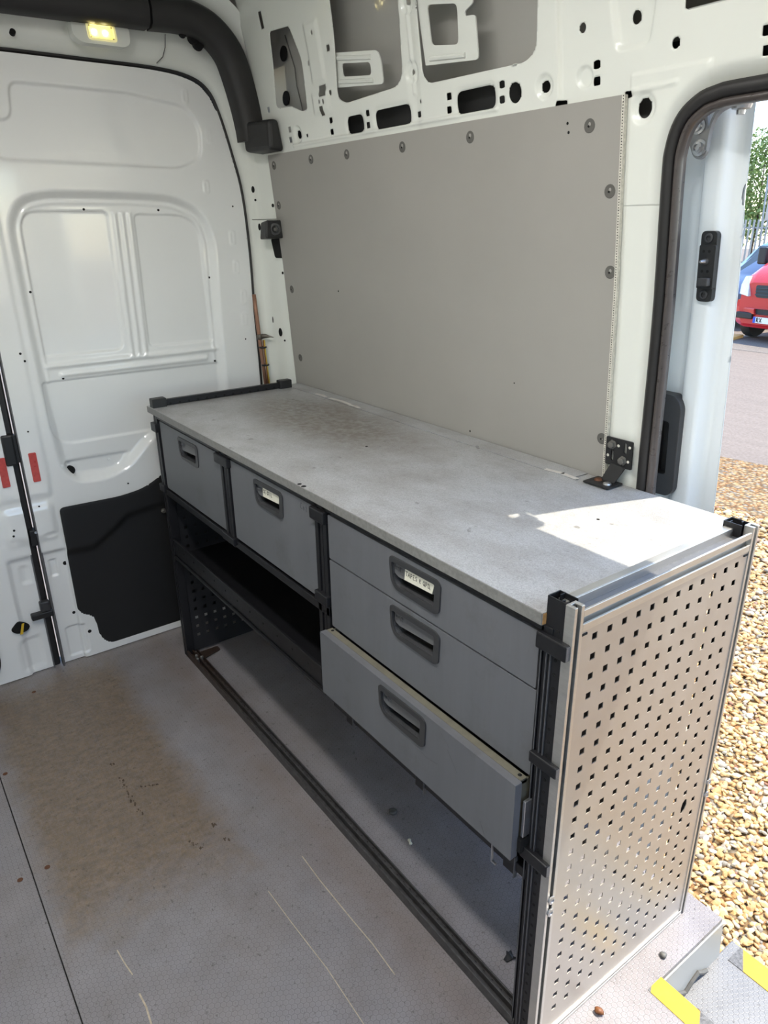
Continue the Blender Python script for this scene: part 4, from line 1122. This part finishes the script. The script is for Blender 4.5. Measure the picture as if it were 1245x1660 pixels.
# ---- drawer units
HOUT = round_poly([(0, .002), (.147, .004), (.159, -.004), (.156, -.062), (.144, -.070), (.020, -.068), (.005, -.052)], [.012, .012, .008, .010, .012, .02, .012], 4)
HIN = round_poly([(.008, -.010), (.143, -.008), (.140, -.056), (.022, -.060), (.012, -.045)], [.006, .006, .008, .015, .01], 4)
def drawer(unit, x0, x1, z0, z1, y, hx, hz, label=None, text=None, pencil=None, deep=False):
    """drawer front with a cut-out, moulded grip frame and recessed grip"""
    f = lambda u, v, t: (u, y + t, v)
    ho = [(hx + u, hz + v) for u, v in HIN]
    front = MB().plate(rrect(x0, x1, z0, z1, .003, 2), [ho], 0.0, .016, f).build('drawer', M['drawer'], unit)
    MB().plate([(hx + u, hz + v) for u, v in HOUT], [ho], -.0035, .0, f).build('grip_frame', M['handle'], front, 0.0012)
    b = MB(); b.plate(ho, [], .034, .036, f)
    n = len(ho)
    b.loft([[f(u, v, .0) for u, v in ho], [f(u, v, .034) for u, v in ho]], cap=False); b.build('grip_recess', M['bucket'], front)
    gp = round_poly([(hx + .009, hz - .0105), (hx + .142, hz - .0085), (hx + .135, hz - .034), (hx + .025, hz - .040), (hx + .011, hz - .036)], .003, 3)
    bow = lambda u, v, t: (u, y + t - .004 * math.sin(max(0, min(1, (u - hx) / .15)) * math.pi), v)
    MB().plate(gp, [], .004, .008, bow).build('grip', M['grip'], front, 0.001)
    b = MB(); strokes(b, write('bott', hx + .014, hz - .026, .011, .8), lambda u, v, t: bow(u, v - (u - hx) * .02, t), .0009, .0030, .0042); b.build('grip_emblem', M['frame_lt'], front)
    if label:
        lpz = [(hx + .049, hz - .0125), (hx + .138, hz - .0100), (hx + .131, hz - .0335), (hx + .046, hz - .0375)]
        MB().plate(lpz, [], .0005, .0018, f).build('paper_label', M['paper'], front)
        b = MB(); strokes(b, write(text, hx + .051, hz - .026, .0095, .82), lambda u, v, t: f(u, v - (u - hx - .051) * -.004, t), .0011, .0001, .0007); b.build('handwriting', M['ink'], front)
    if pencil:
        b = MB(); strokes(b, pencil, f, .0012, -.0004, .0002); b.build('pencil_mark', M['pencil'], front)
    return front
def unit_case(u, x0, x1, z0, z1):
    MB().box(x0, x0 + .004, .018, .485, z0, z1).box(x1 - .004, x1, .018, .485, z0, z1).box(x0, x1, .480, .485, z0, z1).box(x0, x1, .02, .485, z0, z0 + .004).box(x0, x1, .02, .485, z1 - .004, z1).build('case', M['darkpanel'], u)
u1 = empty('drawer_unit', (.29, .25, .688), 'single grey drawer without paper label, farthest from the sunlit end', 'drawer unit', 'drawer units under the worktop')
unit_case(u1, .034, .524, .690, .932)
drawer(u1, .040, .520, .694, .930, .004, .200, .912)
u2 = empty('drawer_unit', (.81, .25, .688), 'single grey drawer with scuffed front and small white paper label', 'drawer unit', 'drawer units under the worktop')
unit_case(u2, .584, 1.042, .690, .932)
drawer(u2, .586, 1.040, .694, .930, .004, .732, .915, True, 'SE OFFL', write('Cot', .975, .905, .016))
u3 = empty('drawer_unit', (1.42, .25, .44), 'grey unit of three stacked drawers, the lowest pulled slightly open', 'drawer unit', 'drawer units under the worktop')
unit_case(u3, 1.100, 1.734, .440, .932)
drawer(u3, 1.102, 1.733, .8225, .930, .002, 1.336, .917, True, 'TAPES & QPD')
drawer(u3, 1.102, 1.735, .645, .8185, .002, 1.336, .806)
dr3 = drawer(u3, 1.100, 1.735, .470, .640, -.032, 1.338, .626)
MB().box(1.104, 1.731, -.0155, .0, .630, .640).box(1.104, 1.108, -.016, .018, .475, .636).box(1.727, 1.731, -.016, .018, .475, .636).build('front_return', M['drawer_edge'], dr3)
for x in (1.115, 1.72): MB().lathe((x, -.006, .6400), (0, 0, 1), [(.004, 0), (.003, .0008), (.002, .001)], 8).build('rivet', M['hole'], dr3)
for ln in ([(1.56, .60), (1.58, .575), (1.588, .565)], [(1.45, .545), (1.50, .540), (1.53, .545)], [(1.54, .630), (1.565, .606)], [(1.655, .50), (1.668, .475)]):
    b = MB(); strokes(b, [ln], lambda u, v, t: (u, -.032 + t, v), .0012, -.0004, .0002); b.build('scratch', M['grip'], dr3)
MB().box(1.738, 1.744, -.014, .02, .52, .60).build('runner', M['steel'], u3, 0.001)
MB().box(1.7355, 1.7435, -.018, .01, .485, .515).build('runner_catch', M['hole'], u3)

# ---- black angle bracket tying the worktop to the jamb
mb_ = empty('angle_bracket', (1.42, .56, .9715), 'black bolted angle bracket fixing the worktop to the door pillar', 'bracket')
MB().plate(rrect(1.399, 1.470, 1.010, 1.076, .003, 2), [rrect(1.414, 1.421, 1.022, 1.046, .0034, 3), rrect(1.447, 1.455, 1.045, 1.070, .0038, 3)], -.0075, -.0035, wmap).build('back_plate', M['black'], mb_)
yb = wp(0, 1.01)[1] - .006
MB().hexa([(1.405, .560, .9735), (1.442, .560, .9735), (1.442, .564, .9735), (1.405, .564, .9735), (1.415, yb - .002, 1.014), (1.456, yb - .002, 1.014), (1.456, yb + .002, 1.014), (1.415, yb + .002, 1.014)]).build('web', M['black'], mb_)
MB().plate(rrect(1.385, 1.455, .522, .578, .003, 2), [], .9758, .9722, fn).build('foot_plate', M['black'], mb_, 0.0008)
for (x, z) in ((1.417, 1.060), (1.447, 1.028)): MB().lathe(wp(x, z, -.0072), (0, -1, 0), [(.011, 0), (.011, .002), (.008, .0025), (.008, .010), (.004, .011)], 6).build('hex_bolt', M['fastener'], mb_)
for (x, y, mt) in ((1.405, .553, 'rustybolt'), (1.436, .545, 'steel')): MB().lathe((x, y, .9757), (0, 0, 1), [(.010, 0), (.009, .003), (.005, .005)], 12).build('screw', M[mt], mb_)
for (x, z) in ((1.433, 1.060), (1.463, 1.062), (1.461, 1.028), (1.406, 1.032)): MB().lathe(wp(x, z, -.0074), (0, -1, 0), [(.0035, 0), (.0035, .0005), (.002, .0007)], 8).build('plate_hole', M['liningedge'], mb_)

# ---- small debris
def blob(name, c, r, mat, label, cat, flat=.4, seed=0, group=None):
    rg = np.random.default_rng(seed)
    bm = bmesh.new(); bmesh.ops.create_icosphere(bm, subdivisions=2, radius=1)
    k = rg.normal(size=(3, 3)) * .8; ph = rg.uniform(0, 6, 3)
    vs_, fs_ = [], [[v.index for v in f.verts] for f in bm.faces]
    for v in bm.verts:
        d = 1 + .16 * sum(math.sin(k[i] @ np.array(v.co) * 2 + ph[i]) for i in range(3))
        vs_.append((c[0] + v.co.x * r[0] * d, c[1] + v.co.y * r[1] * d, c[2] + r[2] * .92 + v.co.z * r[2] * d))
    bm.free()
    return tag(link_mesh(name, vs_, fs_, mat, None, True), label, cat, group)
lf = MB(); rings = []
LEAF = [(-.010, .016), (.004, .010), (.018, .014), (.010, .002), (.006, -.016), (-.004, -.020), (-.008, -.006), (-.016, .002), (-.010, .006)]
lf.plate([(1.632 + a * .8, .105 + c * .8) for a, c in LEAF], [], .0035, .0012, lambda u, v, t: (u, v, t + .006 * abs(math.sin((u - 1.6) * 90))))
tag(lf.build('dry_leaf', M['black']), 'dark dry leaf on the floor under the racking', 'leaf')
tag(MB().lathe((1.131, .154, 0), (0, 0, 1), [(.009, 0), (.011, .003), (.011, .008), (.008, .010), (.004, .009)], 16).build('rubber_bung', M['fastener'], smooth=True), 'small dark rubber bung on the floor under the drawers', 'bung')
tag(MB().tube([(1.236, .130, .004), (1.243, .127, .004), (1.250, .124, .005)], [.005, .003, .005], 8).build('plastic_clip', M['paper'], smooth=True), 'tiny white plastic clip on the floor under the drawers', 'clip')
blob('pebble', (1.918, .420, -.135), (.016, .010, .007), M['rustybolt'], 'rusty brown pebble lying on the entrance step by the yellow tape', 'pebble', seed=2)
blob('pebble', (2.02, .437, -.135), (.009, .008, .005), M['fastener'], 'dark grey pebble in the middle of the entrance step', 'pebble', seed=3)
blob('pebble', (2.085, .452, -.135), (.013, .009, .006), M['copper'], 'pinkish pebble on the entrance step at the lower picture edge', 'pebble', seed=4)
blob('pebble', (1.835, .385, 0), (.008, .007, .005), M['fastener'], 'dark pebble on the pale floor beside the step well', 'pebble', seed=5)
blob('pebble', (1.828, .165, 0), (.009, .008, .006), M['wire_b'], 'brown pebble on the pale floor beside the perforated panel', 'pebble', seed=6)

# ================================================================== OUTSIDE
GZ = -.62
gg = empty('ground_gravel', (.5, 3.0, GZ), 'golden pebble gravel outside the side door', 'gravel', kind='structure')
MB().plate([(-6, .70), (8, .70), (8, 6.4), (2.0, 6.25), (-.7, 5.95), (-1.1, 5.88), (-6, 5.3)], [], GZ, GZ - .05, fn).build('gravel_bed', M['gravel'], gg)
MB().plate([(-60, -30), (60, -30), (60, 60), (-60, 60)], [], GZ - .012, GZ - .05, fn).build('ground_tarmac', M['tarmac'])
tag(bpy.data.objects['ground_tarmac'], 'pale sunlit tarmac yard beyond the gravel', 'tarmac', kind='structure')
def stone_mesh(subdiv, seed):
    rg = np.random.default_rng(seed)
    bm = bmesh.new(); bmesh.ops.create_icosphere(bm, subdivisions=subdiv, radius=1)
    v = np.array([p.co[:] for p in bm.verts]); f = np.array([[q.index for q in p.verts] for p in bm.faces]); bm.free()
    k = rg.normal(size=(4, 3)) * 1.4; ph = rg.uniform(0, 6, 4)
    d = 1 + .20 * np.sin(v @ k.T + ph).sum(1) * .6
    return v * d[:, None] * np.array([1.05, .78, .42]), f
PROTO = [stone_mesh(2, s) for s in range(6)]
PROTO_LO = [stone_mesh(1, s + 20) for s in range(6)]
CAMP = np.array([2.3896, -.7762, 1.5306])
# stones are scattered over the visible strip beside the van and its surroundings
pts = []
cell = .0185
for (x0, x1, y0, y1) in ((.55, 2.75, .80, 2.3), (-.1, 2.05, 2.3, 3.6), (-.9, 1.3, 3.6, 4.6)):
    c_ = cell * (1.0 if y1 < 2.5 else (1.25 if y1 < 4 else 1.6))
    gx, gy = np.meshgrid(np.arange(x0, x1, c_), np.arange(y0, y1, c_))
    p_ = np.stack([gx.ravel(), gy.ravel()], 1) + RNG.uniform(-.55, .55, (gx.size, 2)) * c_
    pts.append(np.concatenate([p_, np.full((len(p_), 1), c_)], 1))
pts = np.concatenate(pts)
N = len(pts)
size = pts[:, 2] * RNG.uniform(.48, .95, N) * np.where(RNG.random(N) < .06, 1.45, 1.0)
yaw = RNG.uniform(0, 2 * np.pi, N); tx = RNG.normal(0, .35, N); ty = RNG.normal(0, .35, N)
zz = GZ + size * .25 + RNG.uniform(-.004, .007, N)
tone = RNG.random(N)
kind = RNG.integers(0, 6, N)
def stone_R(i):
    cy, sy = math.cos(yaw[i]), math.sin(yaw[i]); cx, sx = math.cos(tx[i]), math.sin(tx[i]); cz, sz = math.cos(ty[i]), math.sin(ty[i])
    return np.array([[cy, -sy, 0], [sy, cy, 0], [0, 0, 1]]) @ np.array([[1, 0, 0], [0, cx, -sx], [0, sx, cx]]) @ np.array([[cz, 0, sz], [0, 1, 0], [-sz, 0, cz]])
# the 300 that show largest become pebbles of their own
Rc = np.array(cam.matrix_world.to_3x3())
q = (np.concatenate([pts[:, :2], zz[:, None]], 1) - CAMP) @ Rc
pu = 622.5 + 1168.8 * q[:, 0] / -q[:, 2]; pv = 830 - 1168.8 * q[:, 1] / -q[:, 2]
vis = (pu > 1085) & (pu < 1245) & (pv > 860) & (pv < 1600) & (pts[:, 1] > .95) & (q[:, 2] < 0)
left = 1160 + (1200 - pv) * .2; vis &= pu > left - 8
score = np.where(vis, size / -q[:, 2], 0)
big = np.argsort(-score)[:300]
big = big[score[big] > 0]
bigset = np.zeros(N, bool); bigset[big] = True
lib = {}
TONES = 12
def tone_attr(me, vals):
    a = me.attributes.new('tone', 'FLOAT', 'POINT'); a.data.foreach_set('value', np.asarray(vals, dtype=np.float32))
for i in big:
    key = (int(kind[i]), int(tone[i] * TONES))
    if key not in lib:
        v, f = PROTO_LO[key[0]]
        me = bpy.data.meshes.new('pebble'); me.from_pydata(v.tolist(), [], f.tolist()); me.materials.append(M['pebble'])
        tone_attr(me, [(key[1] + .5) / TONES] * len(v)); lib[key] = me
    o = bpy.data.objects.new('pebble', lib[key]); COL.objects.link(o); o.parent = gg
    org = world_origin(gg)
    o.location = Vector((pts[i, 0], pts[i, 1], zz[i])) - org
    o.rotation_euler = Matrix(stone_R(i).tolist()).to_euler(); o.scale = (size[i],) * 3
V_, F_, T_ = [], [], []; off = 0
for i in range(N):
    if bigset[i]: continue
    v, f = (PROTO_LO)[kind[i]]
    w = (v * size[i]) @ stone_R(i).T + np.array([pts[i, 0], pts[i, 1], zz[i]])
    V_.append(w); F_.append(f + off); T_.append(np.full(len(v), tone[i])); off += len(v)
V_ = np.concatenate(V_) - np.array(world_origin(gg)); F_ = np.concatenate(F_); T_ = np.concatenate(T_)
me = bpy.data.meshes.new('loose_pebbles')
me.vertices.add(len(V_)); me.vertices.foreach_set('co', V_.ravel())
me.loops.add(F_.size); me.loops.foreach_set('vertex_index', F_.ravel())
me.polygons.add(len(F_)); me.polygons.foreach_set('loop_start', np.arange(0, F_.size, 3)); me.polygons.foreach_set('loop_total', np.full(len(F_), 3))
me.update(calc_edges=True); tone_attr(me, T_); me.materials.append(M['pebble'])
lo_ = bpy.data.objects.new('loose_pebbles', me); COL.objects.link(lo_); lo_.parent = gg; tag(lo_, kind='stuff')
print('pebbles', N, len(big))
#OUTDOOR
# ---- beyond the gravel
MB().plate([(-30, 11.75), (20, 12.4), (20, 13.9), (-30, 13.2)], [], GZ - .006, GZ - .02, fn).build('ground_chippings', M['darkgravel'])
tag(bpy.data.objects['ground_chippings'], 'strip of dark chippings under the red van', 'chippings', kind='structure')
MB().plate([(-9, 12.55), (-5.05, 12.85), (-5.15, 13.55), (-9, 13.2)], [], GZ + .05, GZ - .01, fn).build('kerb', M['orange'], bevel=0.01)
tag(bpy.data.objects['kerb'], 'orange painted kerb beside the red van', 'kerb')

M['red'] = simple('red_car_paint', (190, 44, 46), 0.3, 0, 0.05, 4, coat=0.5)
M['blue'] = simple('light_blue_car_paint', (96, 130, 176), 0.3, 0, 0.05, 4, coat=0.5)
M['navy'] = simple('navy_car_paint', (40, 58, 92), 0.3, 0, 0.05, 4, coat=0.5)
M['carglass'] = simple('dark_car_glass', (58, 70, 78), 0.12, 0, 0.1, 6)
M['headlight'] = simple('headlight_glass', (206, 212, 214), 0.15, 0.2, 0.15, 20)
M['grille'] = simple('grille_black', (34, 36, 40), 0.5, 0, 0.1)
M['tyre'] = simple('tyre_rubber', (38, 38, 40), 0.85, 0, 0.15, 60)
M['plate_w'] = simple('plate_white', (226, 226, 222), 0.5, 0, 0.03)
M['plate_b'] = simple('plate_blue', (40, 84, 190), 0.5, 0, 0.05)
M['fence'] = simple('galvanised_fence', (150, 152, 154), 0.5, 0.4, 0.1, 10)
M['leaf'] = simple('tree_leaf', (118, 138, 76), 0.6, 0, 0.3, 3)
M['bark'] = simple('tree_bark', (92, 78, 62), 0.9, 0, 0.2, 20)
M['sheet'] = simple('white_canvas', (226, 222, 224), 0.7, 0, 0.04, 4)

def vehicle(name, loc, rot, label, cat, paint, secs, glass, wheels, extras=None, group=None):
    """body lofted through cross-sections (y, half width, bottom, shoulder, top, top half width); front looks to -y"""
    t = empty(name, loc, label, cat, group)
    Rm = Matrix.Rotation(rot, 3, 'Z')
    W = lambda p: tuple(Vector(loc) + Rm @ Vector(p))
    b = MB(); rings = []
    for (y, hw, zb, zs, zt, tw) in secs:
        half = [(0, zb), (hw * .86, zb), (hw * .97, zb + (zs - zb) * .25), (hw, zb + (zs - zb) * .6), (hw * .98, zs), (tw + (hw - tw) * .25, zt - (zt - zs) * .18), (tw * .86, zt), (0, zt + .015)]
        ring = [(x, y, z) for x, z in half] + [(-x, y, z) for x, z in reversed(half[1:-1])]
        rings.append([W(p) for p in ring])
    b.loft(rings); body = b.build('body', M[paint], t, smooth=True); smooth_by_angle(body, 40)
    for nm, quad in glass:
        c = sum((Vector(p) for p in quad), Vector()) / 4
        nrm = (Vector(quad[1]) - Vector(quad[0])).cross(Vector(quad[2]) - Vector(quad[0])).normalized()
        b = MB(); b.hexa([W(Vector(p) - nrm * .02) for p in quad] + [W(Vector(p) + nrm * .012) for p in quad]); b.build(nm, M['carglass'], t, 0.006)
    for (x, y, r) in wheels:
        s = 1 if x > 0 else -1
        b = MB(); b.lathe(W((x - s * .10, y, r)), Rm @ Vector((s, 0, 0)), [(r * .6, 0), (r * .96, .0), (r, .03), (r, .17), (r * .95, .20), (r * .64, .20)], 28); w_ = b.build('wheel', M['tyre'], t, smooth=True); smooth_by_angle(w_, 40)
        MB().lathe(W((x + s * .085, y, r)), Rm @ Vector((s, 0, 0)), [(r * .62, 0), (r * .58, .02), (r * .15, .03), (r * .12, .045)], 20).build('hub_cap', M['dsteel'], w_)
    if extras: extras(t, W)
    return t

def red_extras(t, W):
    box = lambda x0, x1, y0, y1, z0, z1: MB().hexa([W((x0, y0, z0)), W((x1, y0, z0)), W((x1, y1, z0)), W((x0, y1, z0)), W((x0, y0, z1)), W((x1, y0, z1)), W((x1, y1, z1)), W((x0, y1, z1))])
    for s in (1, -1):
        b = MB(); pts = [(s * .58, .81), (s * .84, .84), (s * .86, 1.00), (s * .80, 1.16), (s * .70, 1.17), (s * .62, .95)]
        yy = lambda x: -.115 + max(0, abs(x) - .55) * .36
        b.plate(pts, [], 0, .12, lambda u, v, k: W((u, yy(u) + k + (v - .82) * .18, v))); b.build('headlight', M['headlight'], t, 0.008)
        box(s * .45 if s > 0 else -.80, .80 if s > 0 else -.45, -.085, -.02, .40, .52).build('fog_recess', M['grille'], t, 0.02)
        m_ = box(s * .98 if s > 0 else -1.16, 1.16 if s > 0 else -.98, .78, .92, 1.34, 1.66).build('mirror', M['grille'], t, 0.03)
        box(min(s * .88, s * 1.0), max(s * .88, s * 1.0), .84, .88, 1.36, 1.42).build('mirror_arm', M['grille'], m_)
    g = MB(); g.plate(round_poly([(-.50, 1.02), (.50, 1.02), (.46, .80), (-.46, .80)], .05, 4), [], -.055, .05, lambda u, v, k: W((u, k + (v - .8) * .12, v))); gr = g.build('grille', M['grille'], t, 0.01)
    for z in (.84, .90, .96): box(-.47, .47, -.075 + (z - .8) * .12, -.05 + (z - .8) * .12, z, z + .022).build('grille_slat', M['carglass'], gr)
    bp = MB(); bp.plate(round_poly([(-.88, .74), (.88, .74), (.90, .55), (.84, .32), (.6, .26), (-.6, .26), (-.84, .32), (-.90, .55)], .06, 4), [round_poly([(-.42, .60), (.42, .60), (.40, .50), (-.40, .50)], .03, 3)], -.10, .10, lambda u, v, k: W((u, k + max(0, abs(u) - .45) ** 2 * .7, v))); bp.build('bumper', M['red'], t, 0.02)
    box(-.41, .41, -.05, .0, .50, .60).build('air_intake', M['grille'], t)
    box(-.38, .14, -.125, -.105, .35, .46).build('number_plate', M['plate_w'], t)
    box(-.38, -.33, -.127, -.124, .35, .46).build('plate_band', M['plate_b'], t)
    b = MB(); strokes(b, write('RX', -.31, .370, .072, .95), lambda u, v, k: W((u, -.125 + k, v)), .014, -.003, .001); b.build('plate_lettering', M['ink'], t)
SECS_V = [(-.02, .80, .30, .86, 1.06, .66), (.12, .87, .28, .98, 1.22, .70), (.55, .90, .28, 1.12, 1.42, .74), (.95, .90, .28, 1.30, 1.58, .76), (1.05, .90, .28, 1.35, 1.66, .78), (1.75, .90, .28, 1.55, 2.32, .74), (2.1, .90, .28, 1.6, 2.42, .76), (5.6, .90, .28, 1.6, 2.42, .76), (5.7, .86, .34, 1.55, 2.34, .72)]
GL_V = [('windscreen', [(-.70, 1.10, 1.68), (.70, 1.10, 1.68), (.62, 1.70, 2.24), (-.62, 1.70, 2.24)]), ('side_window', [(.885, 1.25, 1.36), (.885, 2.1, 1.36), (.82, 2.1, 1.98), (.82, 1.62, 1.98)]), ('side_window', [(-.885, 2.1, 1.36), (-.885, 1.25, 1.36), (-.82, 1.62, 1.98), (-.82, 2.1, 1.98)])]
vehicle('red_van', (-4.40, 13.18, GZ), R(-8), 'red panel van parked on the dark chippings across the yard', 'van', 'red', SECS_V, GL_V, [(-.80, .52, .31), (.80, .52, .31), (-.80, 4.2, .31), (.80, 4.2, .31)], red_extras)
SECS_C = [(-.02, .70, .25, .55, .70, .58), (.15, .80, .22, .62, .82, .62), (.9, .84, .22, .80, .98, .66), (1.05, .84, .22, .84, 1.04, .66), (1.75, .84, .22, .90, 1.50, .56), (2.2, .84, .22, .92, 1.56, .58), (3.2, .84, .22, .92, 1.50, .56), (3.75, .82, .25, .88, 1.02, .60), (3.9, .76, .30, .70, .90, .58)]
GL_C = [('windscreen', [(-.60, 1.10, 1.06), (.60, 1.10, 1.06), (.52, 1.70, 1.46), (-.52, 1.70, 1.46)]), ('side_window', [(.80, 1.45, 1.0), (.80, 3.2, 1.0), (.68, 3.0, 1.38), (.68, 1.95, 1.38)]), ('side_window', [(-.80, 3.2, 1.0), (-.80, 1.45, 1.0), (-.68, 1.95, 1.38), (-.68, 3.0, 1.38)])]
def car_extras(t, W):
    box = lambda x0, x1, y0, y1, z0, z1: MB().hexa([W((x0, y0, z0)), W((x1, y0, z0)), W((x1, y1, z0)), W((x0, y1, z0)), W((x0, y0, z1)), W((x1, y0, z1)), W((x1, y1, z1)), W((x0, y1, z1))])
    for s in (1, -1): box(min(s * .45, s * .72), max(s * .45, s * .72), -.03, .10, .58, .70).build('headlight', M['headlight'], t, 0.02)
    box(-.35, .35, -.05, .02, .45, .58).build('grille', M['grille'], t, 0.02)
    box(-.25, .25, -.06, -.02, .30, .40).build('number_plate', M['plate_w'], t)
vehicle('blue_car', (-8.35, 19.4, GZ), R(6), 'light blue car with pale windscreen parked behind the red van', 'car', 'blue', SECS_C, GL_C, [(-.74, .75, .29), (.74, .75, .29), (-.74, 3.1, .29), (.74, 3.1, .29)], car_extras)
vehicle('navy_car', (-6.30, 14.7, GZ), R(-5), 'dark blue car between the red van and the light blue car', 'car', 'navy', SECS_C, GL_C, [(-.74, .75, .29), (.74, .75, .29), (-.74, 3.1, .29), (.74, 3.1, .29)], car_extras)
vehicle('navy_van', (-10.4, 25.0, GZ), R(2), 'dark blue van in front of the metal fence', 'van', 'navy', SECS_V, GL_V, [(-.80, .62, .31), (.80, .62, .31), (-.80, 4.3, .31), (.80, 4.3, .31)], None)

# fence, tree, canvas on a leaning pole
fe = empty('metal_fence', (-9, 31.5, GZ), 'galvanised palisade fence of narrow upright pales behind the cars', 'fence')
b = MB()
for i in range(110):
    x = -19 + i * .19; b.box(x, x + .075, 31.5, 31.53, GZ + .05, 1.55)
tag(b.build('pales', M['fence'], fe), kind='stuff')
for z in (-.2, 1.2): MB().box(-19.2, 2, 31.54, 31.6, z, z + .06).build('rail', M['fence'], fe)
for i in range(8): MB().box(-19 + i * 2.8, -18.9 + i * 2.8, 31.58, 31.68, GZ, 1.5).build('post', M['fence'], fe)
def tree(loc, h, rx, seed, label):
    rg = np.random.default_rng(seed)
    t = empty('tree', loc, label, 'tree', 'trees beyond the fence')
    MB().tube([loc, (loc[0] + .1, loc[1], loc[2] + h * .4), (loc[0] - .05, loc[1] + .1, loc[2] + h * .8)], [.10, .06, .02], 8).build('trunk', M['bark'], t, smooth=True)
    for k in range(5):
        a = k * 1.3; z = loc[2] + h * (.35 + .1 * k)
        MB().tube([(loc[0], loc[1], z), (loc[0] + math.cos(a) * rx * .4, loc[1] + math.sin(a) * rx * .4, z + .5), (loc[0] + math.cos(a) * rx * .7, loc[1] + math.sin(a) * rx * .7, z + .8)], [.03, .02, .008], 6).build('branch', M['bark'], t)
    n = 4200
    u = rg.normal(size=(n, 3)); u /= np.linalg.norm(u, axis=1)[:, None]
    r_ = rg.uniform(.35, 1, n) ** .6
    c = u * r_[:, None] * np.array([rx, rx, h * .42]) + np.array([loc[0], loc[1], loc[2] + h * .6])
    cl = rg.integers(0, 40, n); shift = rg.normal(0, .22, (40, 3)); c += shift[cl]
    V_, F_ = [], []
    for i in range(n):
        e1 = rg.normal(size=3); e1 /= np.linalg.norm(e1); e2 = np.cross(e1, rg.normal(size=3)); e2 /= np.linalg.norm(e2)
        s = rg.uniform(.07, .14)
        k = len(V_); V_ += [c[i] - e1 * s, c[i] + e2 * s * .5, c[i] + e1 * s, c[i] - e2 * s * .5]; F_.append((k, k + 1, k + 2, k + 3))
    tag(link_mesh('leaves', V_, F_, M['leaf'], t), kind='stuff')
tree((-17.9, 37, GZ), 6.2, 1.5, 3, 'slim young leafy tree rising beyond the metal fence')
tree((-22.5, 41, GZ), 4.6, 2.0, 5, 'broad low leafy tree hidden behind the open side door')
ca = empty('canvas_canopy', (-10.6, 23.9, GZ), 'white canvas on a leaning pole above the parked cars', 'canopy')
MB().tube([(-10.52, 23.9, GZ), (-10.62, 23.9, 1.5), (-10.70, 23.9, 4.6)], .03, 8).build('pole', M['fence'], ca, smooth=True)
b = MB(); rings = []
for k in range(9):
    t = k / 8
    rings.append([(-10.56 + 3.2 * t, 23.9 + .25 * math.sin(t * 7), 1.50 + 1.5 * t), (-10.56 + 3.2 * t, 23.93 + .25 * math.sin(t * 7), 1.50 + 1.5 * t), (-10.62 + 3.2 * t, 23.93 + .2 * math.sin(t * 7 + 1), 2.9 + .5 * t), (-10.62 + 3.2 * t, 23.9 + .2 * math.sin(t * 7 + 1), 2.9 + .5 * t)])
b.loft(rings); b.build('canvas', M['sheet'], ca, smooth=True)
MB().tube([(-7.36, 23.9, GZ), (-7.4, 23.9, 3.6)], .03, 8).build('pole', M['fence'], ca, smooth=True)
